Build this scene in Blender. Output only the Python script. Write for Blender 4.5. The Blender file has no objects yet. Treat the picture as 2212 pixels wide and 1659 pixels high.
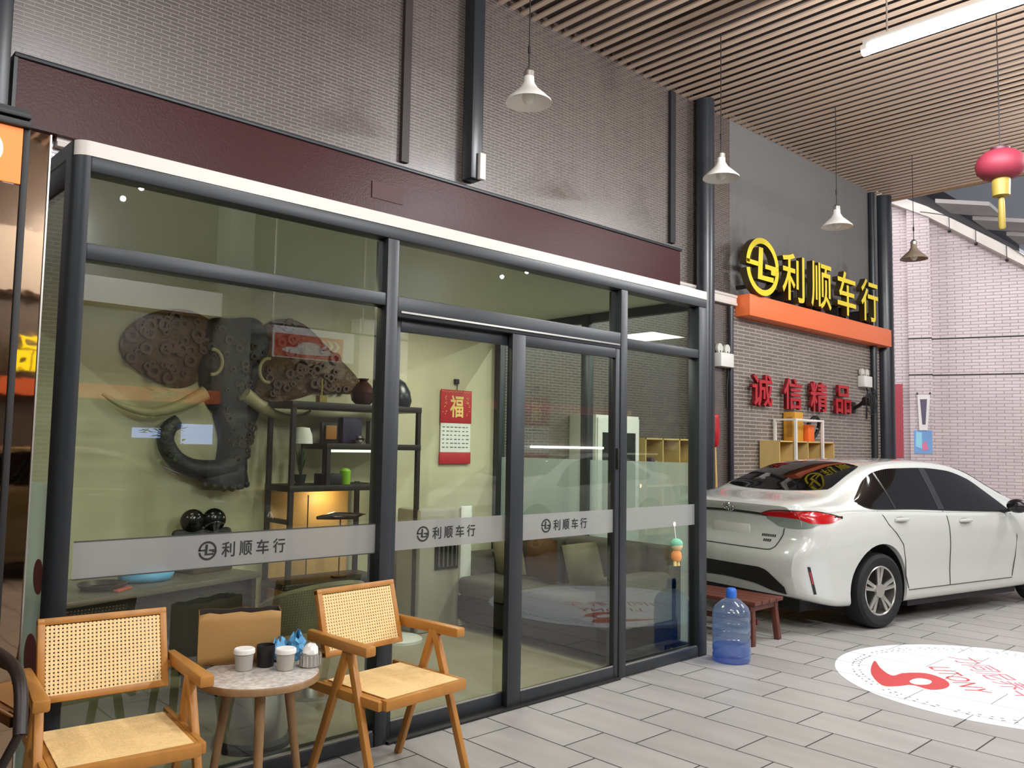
import bpy, bmesh, math, random
import numpy as np
from mathutils import Vector, Matrix
from mathutils.bvhtree import BVHTree

random.seed(7)
PI = math.pi
sc = bpy.context.scene
C = sc.collection

# ------------------------------------------------------------------ camera
def rad(d): return d * PI / 180.0
_y, _p, _r = rad(43.293), rad(4.290), rad(0.973)
_f = Vector((math.sin(_y) * math.cos(_p), math.cos(_y) * math.cos(_p), math.sin(_p)))
_rt = Vector((math.cos(_y), -math.sin(_y), 0))
_up = _rt.cross(_f)
_r2 = _rt * math.cos(_r) + _up * math.sin(_r)
_u2 = -_rt * math.sin(_r) + _up * math.cos(_r)
cam_d = bpy.data.cameras.new('camera')
cam_d.sensor_fit = 'HORIZONTAL'; cam_d.sensor_width = 36.0
cam_d.lens = 1798.93 / 2212.0 * 36.0
cam_d.clip_start = 0.05; cam_d.clip_end = 200
cam = bpy.data.objects.new('camera', cam_d); C.objects.link(cam)
cam.matrix_world = Matrix(((_r2.x, _u2.x, -_f.x, -1.0), (_r2.y, _u2.y, -_f.y, -3.542), (_r2.z, _u2.z, -_f.z, 1.5), (0, 0, 0, 1)))
sc.camera = cam

# ------------------------------------------------------------------ world, exposure, lights
sc.view_settings.view_transform = 'Standard'
sc.view_settings.look = 'None'
sc.view_settings.gamma = 1.0
sc.view_settings.exposure = 0.4
sc.view_settings.use_curve_mapping = False
sc.cycles.max_bounces = 8
sc.cycles.transparent_max_bounces = 24
sc.cycles.caustics_reflective = False
sc.cycles.caustics_refractive = False
sc.cycles.sample_clamp_indirect = 4.0
w = bpy.data.worlds.new('world'); sc.world = w; w.use_nodes = True
w.node_tree.nodes['Background'].inputs[0].default_value = (0.80, 0.82, 0.90, 1)
w.node_tree.nodes['Background'].inputs[1].default_value = 0.55

def area(name, loc, size, power, col=(1, 0.97, 0.92), rot=(0, 0, 0), sy=None):
    l = bpy.data.lights.new(name, 'AREA'); l.energy = power; l.color = col
    l.size = size
    if sy: l.shape = 'RECTANGLE'; l.size_y = sy
    o = bpy.data.objects.new(name, l); C.objects.link(o)
    o.location = loc; o.rotation_euler = rot
    return o
# unseen hall battens; the last two are added to brighten the opposite wall
LAMPS = [(-3.4, -2.2, 210), (-0.6, -6.0, 260), (3.4, -5.4, 260), (10.4, -2.8, 360), (1.2, -2.6, 170), (3.0, -8.2, 380), (10.5, -8.2, 380)]
def tube_light(x, y, z, power, col=(0.955, 0.98, 1.0), ln=2.2):
    """a bare tube shines all round: three soft point lights along it"""
    for k in (-1, 0, 1):
        l = bpy.data.lights.new('batten_and_fill_light', 'POINT'); l.energy = power / 3; l.color = col; l.shadow_soft_size = 0.035
        o = bpy.data.objects.new('batten_and_fill_light', l); C.objects.link(o); o.location = (x, y + k * ln / 3, z)
for lx, ly, lp in LAMPS: tube_light(lx, ly, 5.0, lp)
tube_light(6.02, -1.75, 4.72, 300)
# daylight falling into the open yard beyond the hall
area('yard_daylight', (11.6, 4.8, 9.2), 2.0, 400, (1.0, 0.97, 0.99), rot=(rad(-28), rad(-32), 0))
area('yard_daylight', (14.0, -4.5, 8.5), 4.0, 80, (1.0, 0.97, 0.99), rot=(rad(38), 0, rad(-15)))
# the projector under the slats that throws the round graphic's light
l = bpy.data.lights.new('floor_projector_light', 'SPOT'); l.energy = 260; l.color = (0.94, 0.98, 1.0)
l.spot_size = 2 * math.atan(1.05 / 4.9); l.spot_blend = 0.02; l.shadow_soft_size = 0.02
o = bpy.data.objects.new('floor_projector_light', l); C.objects.link(o); o.location = (5.26, -1.70, 4.9)
# ceiling lights inside the glass office
area('office_light', (1.3, 1.2, 2.56), 0.5, 3.6, (1.0, 0.91, 0.54))
area('office_light', (3.3, 1.3, 2.56), 0.5, 15, (1.0, 0.97, 0.88))

# ------------------------------------------------------------------ materials
def lin(c):
    c = c / 255.0
    return c / 12.92 if c <= 0.04045 else ((c + 0.055) / 1.055) ** 2.4
def rgb(r, g, b): return (lin(r), lin(g), lin(b), 1)
MATS = {}
def newmat(name):
    m = bpy.data.materials.new(name); m.use_nodes = True
    return m, m.node_tree.nodes, m.node_tree.links, m.node_tree.nodes['Principled BSDF']
def mat(name, col, rough=0.5, metal=0.0, spec=0.5, coat=0.0, noise=None, bump=None, stretch=(1, 1, 1), emit=None, es=1.0, alpha=1.0):
    if name in MATS: return MATS[name]
    m, n, l, b = newmat(name)
    b.inputs['Base Color'].default_value = col
    b.inputs['Roughness'].default_value = rough
    b.inputs['Metallic'].default_value = metal
    b.inputs['Specular IOR Level'].default_value = spec
    b.inputs['Coat Weight'].default_value = coat
    b.inputs['Coat Roughness'].default_value = 0.04
    b.inputs['Alpha'].default_value = alpha
    if emit:
        b.inputs['Emission Color'].default_value = emit
        b.inputs['Emission Strength'].default_value = es
    if noise or bump:
        tc = n.new('ShaderNodeTexCoord'); mp = n.new('ShaderNodeMapping')
        mp.inputs['Scale'].default_value = stretch
        l.new(tc.outputs['Object'], mp.inputs['Vector'])
        nz = n.new('ShaderNodeTexNoise'); nz.inputs['Detail'].default_value = 5
        l.new(mp.outputs['Vector'], nz.inputs['Vector'])
        if noise:
            nz.inputs['Scale'].default_value = noise[0]
            mx = n.new('ShaderNodeMix'); mx.data_type = 'RGBA'
            k = noise[1]
            mx.inputs['A'].default_value = tuple(max(0, c * (1 - k)) for c in col[:3]) + (1,)
            mx.inputs['B'].default_value = tuple(min(1, c * (1 + k)) for c in col[:3]) + (1,)
            l.new(nz.outputs['Fac'], mx.inputs['Factor'])
            l.new(mx.outputs['Result'], b.inputs['Base Color'])
        if bump:
            n2 = n.new('ShaderNodeTexNoise'); n2.inputs['Scale'].default_value = bump[0]; n2.inputs['Detail'].default_value = 4
            l.new(mp.outputs['Vector'], n2.inputs['Vector'])
            bp = n.new('ShaderNodeBump'); bp.inputs['Strength'].default_value = bump[1]; bp.inputs['Distance'].default_value = 0.02
            l.new(n2.outputs['Fac'], bp.inputs['Height']); l.new(bp.outputs['Normal'], b.inputs['Normal'])
    MATS[name] = m
    return m

def brickmat(name, c1, c2, mortar, width, height, msize, rough, axes='xz', bump=0.4, offset=0.5, noise=0.25, rough_m=0.7, spec=0.5, streak=None):
    if name in MATS: return MATS[name]
    m, n, l, b = newmat(name)
    tc = n.new('ShaderNodeTexCoord'); sp = n.new('ShaderNodeSeparateXYZ'); cb = n.new('ShaderNodeCombineXYZ')
    l.new(tc.outputs['Object'], sp.inputs[0])
    l.new(sp.outputs[axes[0].upper()], cb.inputs[0]); l.new(sp.outputs[axes[1].upper()], cb.inputs[1])
    br = n.new('ShaderNodeTexBrick')
    br.inputs['Color1'].default_value = c1; br.inputs['Color2'].default_value = c2; br.inputs['Mortar'].default_value = mortar
    br.inputs['Scale'].default_value = 1.0; br.inputs['Brick Width'].default_value = width; br.inputs['Row Height'].default_value = height
    br.inputs['Mortar Size'].default_value = msize; br.inputs['Mortar Smooth'].default_value = 0.3; br.inputs['Bias'].default_value = 0
    br.offset = offset
    l.new(cb.outputs[0], br.inputs['Vector'])
    nz = n.new('ShaderNodeTexNoise'); nz.inputs['Scale'].default_value = 2.0; nz.inputs['Detail'].default_value = 6
    if streak:
        mp = n.new('ShaderNodeMapping'); mp.inputs['Scale'].default_value = streak
        l.new(tc.outputs['Object'], mp.inputs['Vector']); l.new(mp.outputs['Vector'], nz.inputs['Vector'])
    else:
        l.new(tc.outputs['Object'], nz.inputs['Vector'])
    mr = n.new('ShaderNodeMapRange'); mr.inputs['To Min'].default_value = 1 - noise; mr.inputs['To Max'].default_value = 1 + noise
    l.new(nz.outputs['Fac'], mr.inputs['Value'])
    mx = n.new('ShaderNodeMix'); mx.data_type = 'RGBA'; mx.blend_type = 'MULTIPLY'; mx.inputs['Factor'].default_value = 1
    l.new(br.outputs['Color'], mx.inputs['A']); l.new(mr.outputs['Result'], mx.inputs['B'])
    l.new(mx.outputs['Result'], b.inputs['Base Color'])
    b.inputs['Specular IOR Level'].default_value = spec
    mr2 = n.new('ShaderNodeMapRange'); mr2.inputs['To Min'].default_value = rough; mr2.inputs['To Max'].default_value = rough_m
    l.new(br.outputs['Fac'], mr2.inputs['Value']); l.new(mr2.outputs['Result'], b.inputs['Roughness'])
    bp = n.new('ShaderNodeBump'); bp.invert = True; bp.inputs['Strength'].default_value = bump; bp.inputs['Distance'].default_value = 0.006
    l.new(br.outputs['Fac'], bp.inputs['Height']); l.new(bp.outputs['Normal'], b.inputs['Normal'])
    MATS[name] = m
    return m

def glassmat(name, tint=(1, 1, 1, 1), f0=0.08, rough=0.0, extra=None):
    """thin clear pane: mostly transparent, mirror share rising at grazing angles"""
    if name in MATS: return MATS[name]
    m, n, l, b = newmat(name); n.remove(b)
    out = n['Material Output']
    tr = n.new('ShaderNodeBsdfTransparent'); tr.inputs[0].default_value = tint
    gl = n.new('ShaderNodeBsdfGlossy'); gl.inputs['Roughness'].default_value = rough; gl.inputs['Color'].default_value = (1, 1, 1, 1)
    lw = n.new('ShaderNodeLayerWeight'); lw.inputs['Blend'].default_value = 0.5
    pw = n.new('ShaderNodeMath'); pw.operation = 'POWER'; pw.inputs[1].default_value = 5
    l.new(lw.outputs['Facing'], pw.inputs[0])
    ma = n.new('ShaderNodeMath'); ma.operation = 'MULTIPLY_ADD'; ma.inputs[1].default_value = 1 - f0; ma.inputs[2].default_value = f0
    l.new(pw.outputs[0], ma.inputs[0])
    mx = n.new('ShaderNodeMixShader')
    l.new(ma.outputs[0], mx.inputs[0]); l.new(tr.outputs[0], mx.inputs[1]); l.new(gl.outputs[0], mx.inputs[2])
    last = mx
    if extra:  # frosted film: part of the pane scatters light
        df = n.new('ShaderNodeBsdfDiffuse'); df.inputs[0].default_value = extra[1]
        tl = n.new('ShaderNodeBsdfTranslucent'); tl.inputs[0].default_value = extra[1]
        m1 = n.new('ShaderNodeMixShader'); m1.inputs[0].default_value = 0.5
        l.new(df.outputs[0], m1.inputs[1]); l.new(tl.outputs[0], m1.inputs[2])
        m2 = n.new('ShaderNodeMixShader'); m2.inputs[0].default_value = extra[0]
        l.new(mx.outputs[0], m2.inputs[1]); l.new(m1.outputs[0], m2.inputs[2]); last = m2
    l.new(last.outputs[0], out.inputs['Surface'])
    MATS[name] = m
    return m

M_BRICK = brickmat('dark glazed brick', rgb(80, 69, 63), rgb(70, 60, 55), rgb(90, 80, 74), 0.115, 0.029, 0.004, 0.27, 'xz', 0.20, noise=0.18, rough_m=0.42, spec=1.5, streak=(5.0, 5.0, 0.5))
M_BRICKY = brickmat('dark glazed brick side', rgb(84, 76, 72), rgb(74, 67, 64), rgb(104, 97, 92), 0.24, 0.066, 0.006, 0.27, 'yz', 0.55)
M_LBRICK = brickmat("dark wavy brick", rgb(120, 110, 102), rgb(108, 99, 92), rgb(170, 161, 153), 0.30, 0.050, 0.008, 0.34, "xz", 0.6, noise=0.2)
M_PINK = brickmat('pale pink tile', rgb(212, 197, 199), rgb(204, 188, 191), rgb(172, 156, 158), 0.22, 0.055, 0.008, 0.4, 'yz', 0.3, noise=0.12)
M_FLOOR = brickmat('grey wood-look tile', rgb(176, 173, 169), rgb(165, 162, 158), rgb(52, 48, 46), 0.60, 0.31, 0.005, 0.33, 'yx', 0.3, offset=0.35, noise=0.22, streak=(4.0, 0.9, 1))
M_GREY = mat('dark grey plaster', rgb(104, 101, 99), 0.75, noise=(1.5, 0.08))
M_PIPE = mat('blue black painted steel', rgb(38, 42, 47), 0.32, spec=0.5)
M_FRAME = mat('graphite aluminium', rgb(44, 48, 52), 0.40, metal=0.1)
M_BLACK = mat('matt black', rgb(22, 21, 21), 0.55)
M_RUBBER = mat('tyre rubber', rgb(17, 17, 18), 0.75)
M_MAROON = mat('maroon panel', rgb(62, 22, 23), 0.36, spec=0.22, bump=(70, 0.08))
M_MAROON2 = mat('greyed maroon patch', rgb(84, 58, 58), 0.5, spec=0.25)
M_TRIM = mat('off white trim', rgb(214, 206, 198), 0.4)
M_WHITE = mat('white paint', rgb(226, 224, 218), 0.45)
M_SLAT = mat('pale brown slat', rgb(180, 156, 137), 0.5, noise=(3, 0.12), stretch=(4, 0.4, 4))
M_DARKCEIL = mat('dark void above slats', rgb(58, 46, 41), 0.9)
M_ORANGE = mat('orange panel', rgb(238, 118, 66), 0.45)
M_ORANGE2 = mat('orange lightbox', rgb(240, 130, 50), 0.4, emit=rgb(240, 120, 40), es=0.35)
M_YELLOW = mat('yellow acrylic', rgb(226, 202, 36), 0.35, emit=rgb(230, 200, 20), es=0.04)
M_YELLOWLIT = mat('lit yellow acrylic', rgb(240, 222, 30), 0.35, emit=rgb(240, 225, 30), es=2.2)
M_YSIDE = mat('letter side', rgb(58, 48, 22), 0.5)
M_RED = mat('red letters', rgb(178, 26, 36), 0.4)
M_REDS = mat('red letter side', rgb(120, 18, 26), 0.5)
M_CREAM = mat('cream office paint', rgb(202, 196, 164), 0.7, noise=(2.0, 0.06))
M_OFLOOR = mat('beige office floor', rgb(160, 152, 128), 0.35, noise=(1.5, 0.08))
M_GLASS = glassmat('clear pane', (0.88, 0.95, 0.87, 1), 0.085)
M_FROST = glassmat('frosted teal pane', (0.8, 0.9, 0.85, 1), 0.05, extra=(0.74, rgb(196, 212, 202)))
M_FILM = glassmat('silver film', (0.9, 0.9, 0.9, 1), 0.04, extra=(0.84, rgb(192, 192, 194)))
M_INK = mat('black ink', rgb(24, 24, 26), 0.6)
M_OAK = mat('honey oak', rgb(176, 120, 54), 0.38, noise=(6, 0.3), stretch=(3, 3, 0.6), spec=0.4)
M_OAK2 = mat('honey oak lengthwise', rgb(178, 122, 56), 0.38, noise=(6, 0.28), stretch=(3, 0.5, 3), spec=0.4)
M_CANE = mat('woven cane', rgb(240, 208, 150), 0.55, noise=(40, 0.12))
M_KRAFT = mat('kraft paper', rgb(164, 126, 72), 0.75, noise=(5, 0.06))
M_TERRAZZO = mat('speckled stone top', rgb(196, 188, 180), 0.25, noise=(48, 0.7))
M_WALNUT = mat('brown wood', rgb(138, 106, 70), 0.45, noise=(8, 0.3), stretch=(3, 3, 0.5))
M_MAHOG = mat('reddish brown wood', rgb(96, 50, 38), 0.4, noise=(8, 0.3), stretch=(3, 0.5, 3))
M_STEEL = mat('brushed steel', rgb(190, 188, 182), 0.3, metal=0.9)
M_CHROME = mat('chrome', rgb(225, 225, 225), 0.1, metal=1.0)
M_CUP = mat('grey card cup', rgb(168, 164, 156), 0.6)
M_BLUECLOTH = mat('light blue plastic', rgb(96, 168, 214), 0.45, noise=(30, 0.15))
M_PAPER = mat('white tissue', rgb(232, 230, 226), 0.8)
M_BLUECAP = mat('blue plastic cap', rgb(40, 104, 206), 0.35)
M_JUG = glassmat('clear blue plastic', (0.66, 0.79, 0.97, 1), 0.09, 0.12, extra=(0.22, rgb(170, 192, 226)))
M_WATER = glassmat('blue tinted water', (0.55, 0.70, 0.96, 1), 0.04, extra=(0.22, rgb(90, 140, 226)))
M_BONE = mat('tusk cream', rgb(168, 160, 124), 0.5)
M_GEAR = mat('ear brown', rgb(88, 62, 32), 0.5, noise=(26, 1.3), bump=(20, 0.8))
M_ELE = mat('elephant dark blue grey', rgb(34, 34, 36), 0.5, noise=(12, 0.6), bump=(18, 0.6))
M_COG = mat('dull metal cogs', rgb(66, 60, 52), 0.45, metal=0.4, noise=(9, 0.6))
M_SOFA = mat('grey fabric', rgb(84, 80, 70), 0.9, noise=(30, 0.1))
M_CUSH = mat('beige cushion', rgb(176, 166, 138), 0.9)
M_BROWNC = mat('brown cushion', rgb(104, 72, 42), 0.85)
M_DESK = mat('grey desk laminate', rgb(98, 92, 76), 0.3)
M_PALEWOOD = mat('pale pine board', rgb(206, 176, 112), 0.5, noise=(8, 0.1), stretch=(3, 3, 0.5))
M_CARTON = mat('yellow carton', rgb(206, 150, 48), 0.6)
M_ORBOX = mat('orange carton', rgb(236, 110, 40), 0.55)
M_DISC = mat('white board and projected light', rgb(240, 244, 248), 0.35)  # sign board white, also the painted light in the swirl's eye
M_DISCPROJ = brickmat('projected white light on tiles', rgb(236, 242, 248), rgb(228, 236, 246), rgb(120, 122, 126), 0.60, 0.31, 0.004, 0.35, 'yx', 0.2, offset=0.35, noise=0.03)  # projected white light put into the colour, tile joints showing through
M_REDPROJ = mat('red projected light', rgb(190, 66, 66), 0.5)  # red of the projected graphic, painted as a colour
M_REDPALE = mat('pale red projected lettering', rgb(190, 104, 116), 0.5)
M_PINKRED = mat('dusty red paint', rgb(172, 62, 74), 0.5)
M_LANTERN = mat('red lantern fabric', rgb(132, 38, 56), 0.6, noise=(8, 0.1))
M_GOLD = mat('gold fringe', rgb(150, 130, 56), 0.5)
M_TUBE = mat('lit tube', (1, 1, 1, 1), 0.4, emit=(1, 0.99, 0.97, 1), es=9.0)
M_SCREEN = mat('lit screen', rgb(120, 150, 220), 0.3, emit=rgb(170, 195, 250), es=3.5)
M_PAINT = mat('white car paint', rgb(194, 196, 191), 0.22, coat=1.0, spec=0.5)
M_CARGLASS = mat('tinted car glass', rgb(10, 9, 10), 0.03, spec=0.2)
M_TAIL = mat('red lamp lens', rgb(176, 10, 18), 0.2, coat=0.4)
M_TAILCLR = mat('clear lamp lens', rgb(120, 130, 122), 0.15, coat=0.6)
M_ALLOY = mat('silver alloy', rgb(196, 194, 188), 0.25, metal=0.85)
M_SEAM = mat('panel gap', rgb(46, 44, 42), 0.7)
M_BOTTLE = mat('lime plastic', rgb(138, 196, 38), 0.4)
M_GREEN = mat('leaf green', rgb(66, 100, 46), 0.6)
M_BRONZE = mat('bronze mirror cladding', rgb(150, 128, 108), 0.03, metal=1.0, bump=(3.0, 0.035))
M_WARM = mat('warm pine panel', rgb(214, 168, 100), 0.5)

# ------------------------------------------------------------------ mesh helpers
class MB:
    """collects shapes into one bmesh; coordinates are relative to org"""
    def __init__(s, org=(0, 0, 0)):
        s.bm = bmesh.new(); s.o = Vector(org)
    def _v(s, p): return s.bm.verts.new(Vector(p) - s.o)
    def face(s, pts):
        return s.bm.faces.new([s._v(p) for p in pts])
    def box(s, x0, x1, y0, y1, z0, z1, bev=0.0, mat4=None, seg=2):
        P = [(x0, y0, z0), (x1, y0, z0), (x1, y1, z0), (x0, y1, z0), (x0, y0, z1), (x1, y0, z1), (x1, y1, z1), (x0, y1, z1)]
        if mat4 is not None: P = [mat4 @ Vector(p) for p in P]
        v = [s._v(p) for p in P]
        F = [s.bm.faces.new([v[i] for i in q]) for q in ((3, 2, 1, 0), (4, 5, 6, 7), (0, 1, 5, 4), (1, 2, 6, 5), (2, 3, 7, 6), (3, 0, 4, 7))]
        if bev > 0:
            E = list({e for f in F for e in f.edges})
            bmesh.ops.bevel(s.bm, geom=E, offset=bev, segments=seg, affect='EDGES', profile=0.5)
        return s
    def bar(s, a, b, w, t, up=(0, 0, 1), bev=0.0, w2=None, t2=None):
        """rectangular bar from a to b: w across, t along 'up'; end size w2 x t2"""
        a, b = Vector(a), Vector(b); d = (b - a).normalized(); up = Vector(up)
        sx = d.cross(up).normalized(); uz = sx.cross(d).normalized()
        w2 = w if w2 is None else w2; t2 = t if t2 is None else t2
        v = []
        for c, ww, tt in ((a, w, t), (b, w2, t2)):
            for i, j in ((-1, -1), (1, -1), (1, 1), (-1, 1)):
                v.append(s._v(c + sx * i * ww / 2 + uz * j * tt / 2))
        F = [s.bm.faces.new([v[i] for i in q]) for q in ((3, 2, 1, 0), (4, 5, 6, 7), (0, 1, 5, 4), (1, 2, 6, 5), (2, 3, 7, 6), (3, 0, 4, 7))]
        if bev > 0:
            E = list({e for f in F for e in f.edges})
            bmesh.ops.bevel(s.bm, geom=E, offset=bev, segments=2, affect='EDGES', profile=0.5)
        return s
    def tube(s, pts, r, n=12, caps=True):
        """round tube along pts; r number or list"""
        pts = [Vector(p) for p in pts]; R = r if isinstance(r, (list, tuple)) else [r] * len(pts)
        rings = []; ref = None
        for i, p in enumerate(pts):
            d = (pts[min(i + 1, len(pts) - 1)] - pts[max(i - 1, 0)]).normalized()
            if ref is None:
                ref = Vector((0, 0, 1)) if abs(d.z) < 0.9 else Vector((1, 0, 0))
            ref = (ref - d * ref.dot(d)).normalized(); q = d.cross(ref)
            rings.append([s._v(p + (ref * math.cos(2 * PI * k / n) + q * math.sin(2 * PI * k / n)) * R[i]) for k in range(n)])
        for a, b in zip(rings, rings[1:]):
            for k in range(n): s.bm.faces.new((a[k], a[(k + 1) % n], b[(k + 1) % n], b[k]))
        if caps:
            s.bm.faces.new(rings[0][::-1]); s.bm.faces.new(rings[-1])
        return s
    def lathe(s, prof, c=(0, 0, 0), n=24, axis='z', sx=1.0, sy=1.0, cap=True):
        """profile [(r, h)] turned about an axis through c"""
        c = Vector(c); rings = []
        for r, h in prof:
            ring = []
            for k in range(n):
                a = 2 * PI * k / n; x, y = r * math.cos(a) * sx, r * math.sin(a) * sy
                p = {'z': (x, y, h), 'y': (x, h, -y), 'x': (h, x, y)}[axis]
                ring.append(s._v(c + Vector(p)))
            rings.append(ring)
        for a, b in zip(rings, rings[1:]):
            for k in range(n): s.bm.faces.new((a[k], a[(k + 1) % n], b[(k + 1) % n], b[k]))
        if cap:
            if prof[0][0] > 1e-5: s.bm.faces.new(rings[0][::-1])
            if prof[-1][0] > 1e-5: s.bm.faces.new(rings[-1])
        return s
    def ball(s, c, r, n=16, sx=1, sy=1, sz=1):
        prof = [(max(r * math.cos(t), 1e-4), r * math.sin(t) * sz) for t in [(-0.5 + i / (n // 2)) * PI for i in range(n // 2 + 1)]]
        return s.lathe(prof, c, n, 'z', sx, sy, cap=False)
    def prism(s, poly, depth, f):
        """poly in 2D extruded by depth; f(u, v, w) -> point"""
        n = len(poly)
        a = [s._v(f(u, v, 0)) for u, v in poly]; b = [s._v(f(u, v, depth)) for u, v in poly]
        s.bm.faces.new(a); s.bm.faces.new(b[::-1])
        for i in range(n): s.bm.faces.new((a[i], b[i], b[(i + 1) % n], a[(i + 1) % n]))
        return s
    def grid(s, P):
        """rows of points -> quads"""
        V = [[s._v(p) for p in row] for row in P]
        for r0, r1 in zip(V, V[1:]):
            for i in range(len(r0) - 1): s.bm.faces.new((r0[i], r0[i + 1], r1[i + 1], r1[i]))
        return s
    def build(s, name, m, parent=None, smooth=True, loc=None, angle=38, keep=False):
        bm = s.bm
        bmesh.ops.recalc_face_normals(bm, faces=bm.faces)
        if smooth:
            for f in bm.faces: f.smooth = True
            for e in bm.edges:
                if len(e.link_faces) == 2 and e.calc_face_angle(0) > rad(angle): e.smooth = False
        me = bpy.data.meshes.new(name); bm.to_mesh(me); bm.free()
        for mm in (m if isinstance(m, (list, tuple)) else [m]): me.materials.append(mm)
        o = bpy.data.objects.new(name, me); C.objects.link(o)
        if parent is not None: o.parent = parent
        elif loc is None: o.location = s.o
        if loc is not None: o.location = loc
        return o

def tag(o, label=None, cat=None, group=None, kind=None):
    if label: o['label'] = label
    if cat: o['category'] = cat
    if group: o['group'] = group
    if kind: o['kind'] = kind
    return o
def thing(name, loc, label, cat, group=None, rotz=0.0):
    o = bpy.data.objects.new(name, None); C.objects.link(o)
    o.empty_display_size = 0.1
    o.location = loc; o.rotation_euler = (0, 0, rotz)
    return tag(o, label, cat, group)
def struct(o): o['kind'] = 'structure'; return o
def copy_tree(o, parent=None):
    c = o.copy(); C.objects.link(c)
    if parent is not None: c.parent = parent
    for ch in list(o.children):
        copy_tree(ch, c)
    return c
def smoothpts(P, k=6):
    """Catmull-Rom through P"""
    P = [Vector(p) for p in P]; out = []
    for i in range(len(P) - 1):
        p0, p1, p2, p3 = P[max(i - 1, 0)], P[i], P[i + 1], P[min(i + 2, len(P) - 1)]
        for j in range(k):
            t = j / k
            out.append(0.5 * ((2 * p1) + (p2 - p0) * t + (2 * p0 - 5 * p1 + 4 * p2 - p3) * t * t + (3 * p1 - p0 - 3 * p2 + p3) * t ** 3))
    out.append(P[-1]); return out
def closedpts(P, k=6):
    n = len(P); P = [Vector((p[0], p[1], 0)) for p in P]; out = []
    for i in range(n):
        p0, p1, p2, p3 = P[i - 1], P[i], P[(i + 1) % n], P[(i + 2) % n]
        for j in range(k):
            t = j / k
            q = 0.5 * ((2 * p1) + (p2 - p0) * t + (2 * p0 - 5 * p1 + 4 * p2 - p3) * t * t + (3 * p1 - p0 - 3 * p2 + p3) * t ** 3)
            out.append((q.x, q.y))
    return out

# writing: text curve turned into a mesh, fitted to w x h, returned as vertices in (u right, v up, w out)
def glyph_mesh(txt, wdt, hgt, depth, bold=0.0):
    cu = bpy.data.curves.new('glyph', 'FONT'); cu.body = txt; cu.size = 1.0
    cu.extrude = 0.05; cu.offset = bold; cu.resolution_u = 3
    t = bpy.data.objects.new('glyph', cu); C.objects.link(t)
    dg = bpy.context.evaluated_depsgraph_get(); dg.update()
    me = bpy.data.meshes.new_from_object(t.evaluated_get(dg), depsgraph=dg)
    bpy.data.objects.remove(t); bpy.data.curves.remove(cu)
    co = np.array([v.co[:] for v in me.vertices]) if len(me.vertices) else np.zeros((1, 3))
    lo, hi = co.min(0), co.max(0); sz = np.maximum(hi - lo, 1e-4)
    s = hgt / sz[1]; sxx = (wdt / sz[0]) if wdt else s
    for v in me.vertices:
        v.co = Vector(((v.co.x - lo[0] - sz[0] / 2) * sxx, (v.co.y - lo[1] - sz[1] / 2) * s, (v.co.z - lo[2]) / sz[2] * depth))
    me.update()
    return me
def glyph(name, txt, wdt, hgt, depth, mats, origin, U=(1, 0, 0), V=(0, 0, 1), parent=None, bold=0.0, ploc=(0, 0, 0)):
    me = glyph_mesh(txt, wdt, hgt, depth, bold)
    U, V = Vector(U).normalized(), Vector(V).normalized(); W = U.cross(V)
    R = Matrix((U, V, W)).transposed()
    off = Vector((0, 0, 0)) if parent is None else Vector(origin) - Vector(ploc)
    for v in me.vertices: v.co = R @ v.co + off
    me.materials.clear()
    ml = mats if isinstance(mats, (list, tuple)) else [mats]
    for m in ml: me.materials.append(m)
    me.update()
    for p in me.polygons:
        p.material_index = 0 if (len(ml) == 1 or p.normal.dot(W) > 0.5) else 1
    o = bpy.data.objects.new(name, me); C.objects.link(o)
    if parent is not None: o.parent = parent
    else: o.location = origin
    return o
def emblem_polys():
    """the round logo: two ring arcs, a left bar, an L and a right bar, in a unit circle"""
    P = []
    def arc(a0, a1, r0, r1, n):
        a = [a0 + (a1 - a0) * i / n for i in range(n + 1)]
        return [(r1 * math.cos(t), r1 * math.sin(t)) for t in a] + [(r0 * math.cos(t), r0 * math.sin(t)) for t in a[::-1]]
    def quads(pl):  # ring polygon -> list of quads
        n = len(pl) // 2
        return [[pl[i], pl[i + 1], pl[2 * n - 2 - i], pl[2 * n - 1 - i]] for i in range(n - 1)]
    P += quads(arc(rad(8), rad(178), 0.80, 1.0, 22)) + quads(arc(rad(190), rad(358), 0.80, 1.0, 22))
    P.append([(-0.98, -0.02), (-0.28, -0.02), (-0.26, 0.14), (-0.98, 0.14)])
    P.append([(-0.32, -0.46), (-0.04, -0.30), (0.02, 0.66), (-0.24, 0.66)])
    P.append([(-0.32, -0.46), (0.66, -0.46), (0.66, -0.28), (-0.04, -0.30)])
    P.append([(0.14, -0.04), (0.98, -0.04), (0.98, 0.12), (0.14, 0.12)])
    P.append([(0.50, -0.20), (0.80, -0.20), (0.80, -0.04), (0.50, -0.04)])
    return P
def emblem(mb, c, r, depth, U, V, sx=1.0):
    U, V = Vector(U), Vector(V); W = U.cross(V); c = Vector(c)
    for poly in emblem_polys():
        mb.prism(poly, depth, lambda u, v, w_: c + U * (u * r * sx) + V * (v * r) + W * w_)
    return mb

# ================================================================== THE SETTING
WY = 2.40        # face of the brick wall behind the office
CZ = 5.90        # underside of the slatted ceiling
def wallbox(name, m, x0, x1, y0, y1, z0, z1):
    return struct(MB().box(x0, x1, y0, y1, z0, z1).build(name, m, smooth=False))
wallbox('floor', M_FLOOR, -9, 40, -13, 14, -0.10, 0.0)
wallbox('wall_back', M_BRICK, -6, 8.52, WY, WY + 0.2, 0, 6.3)
wallbox('wall_alcove', M_LBRICK, 8.52, 13.12, WY, WY + 0.2, 0, 3.40)
wallbox('wall_alcove_upper', M_GREY, 8.52, 13.12, WY + 0.001, WY + 0.2, 3.40, 6.3)
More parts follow.
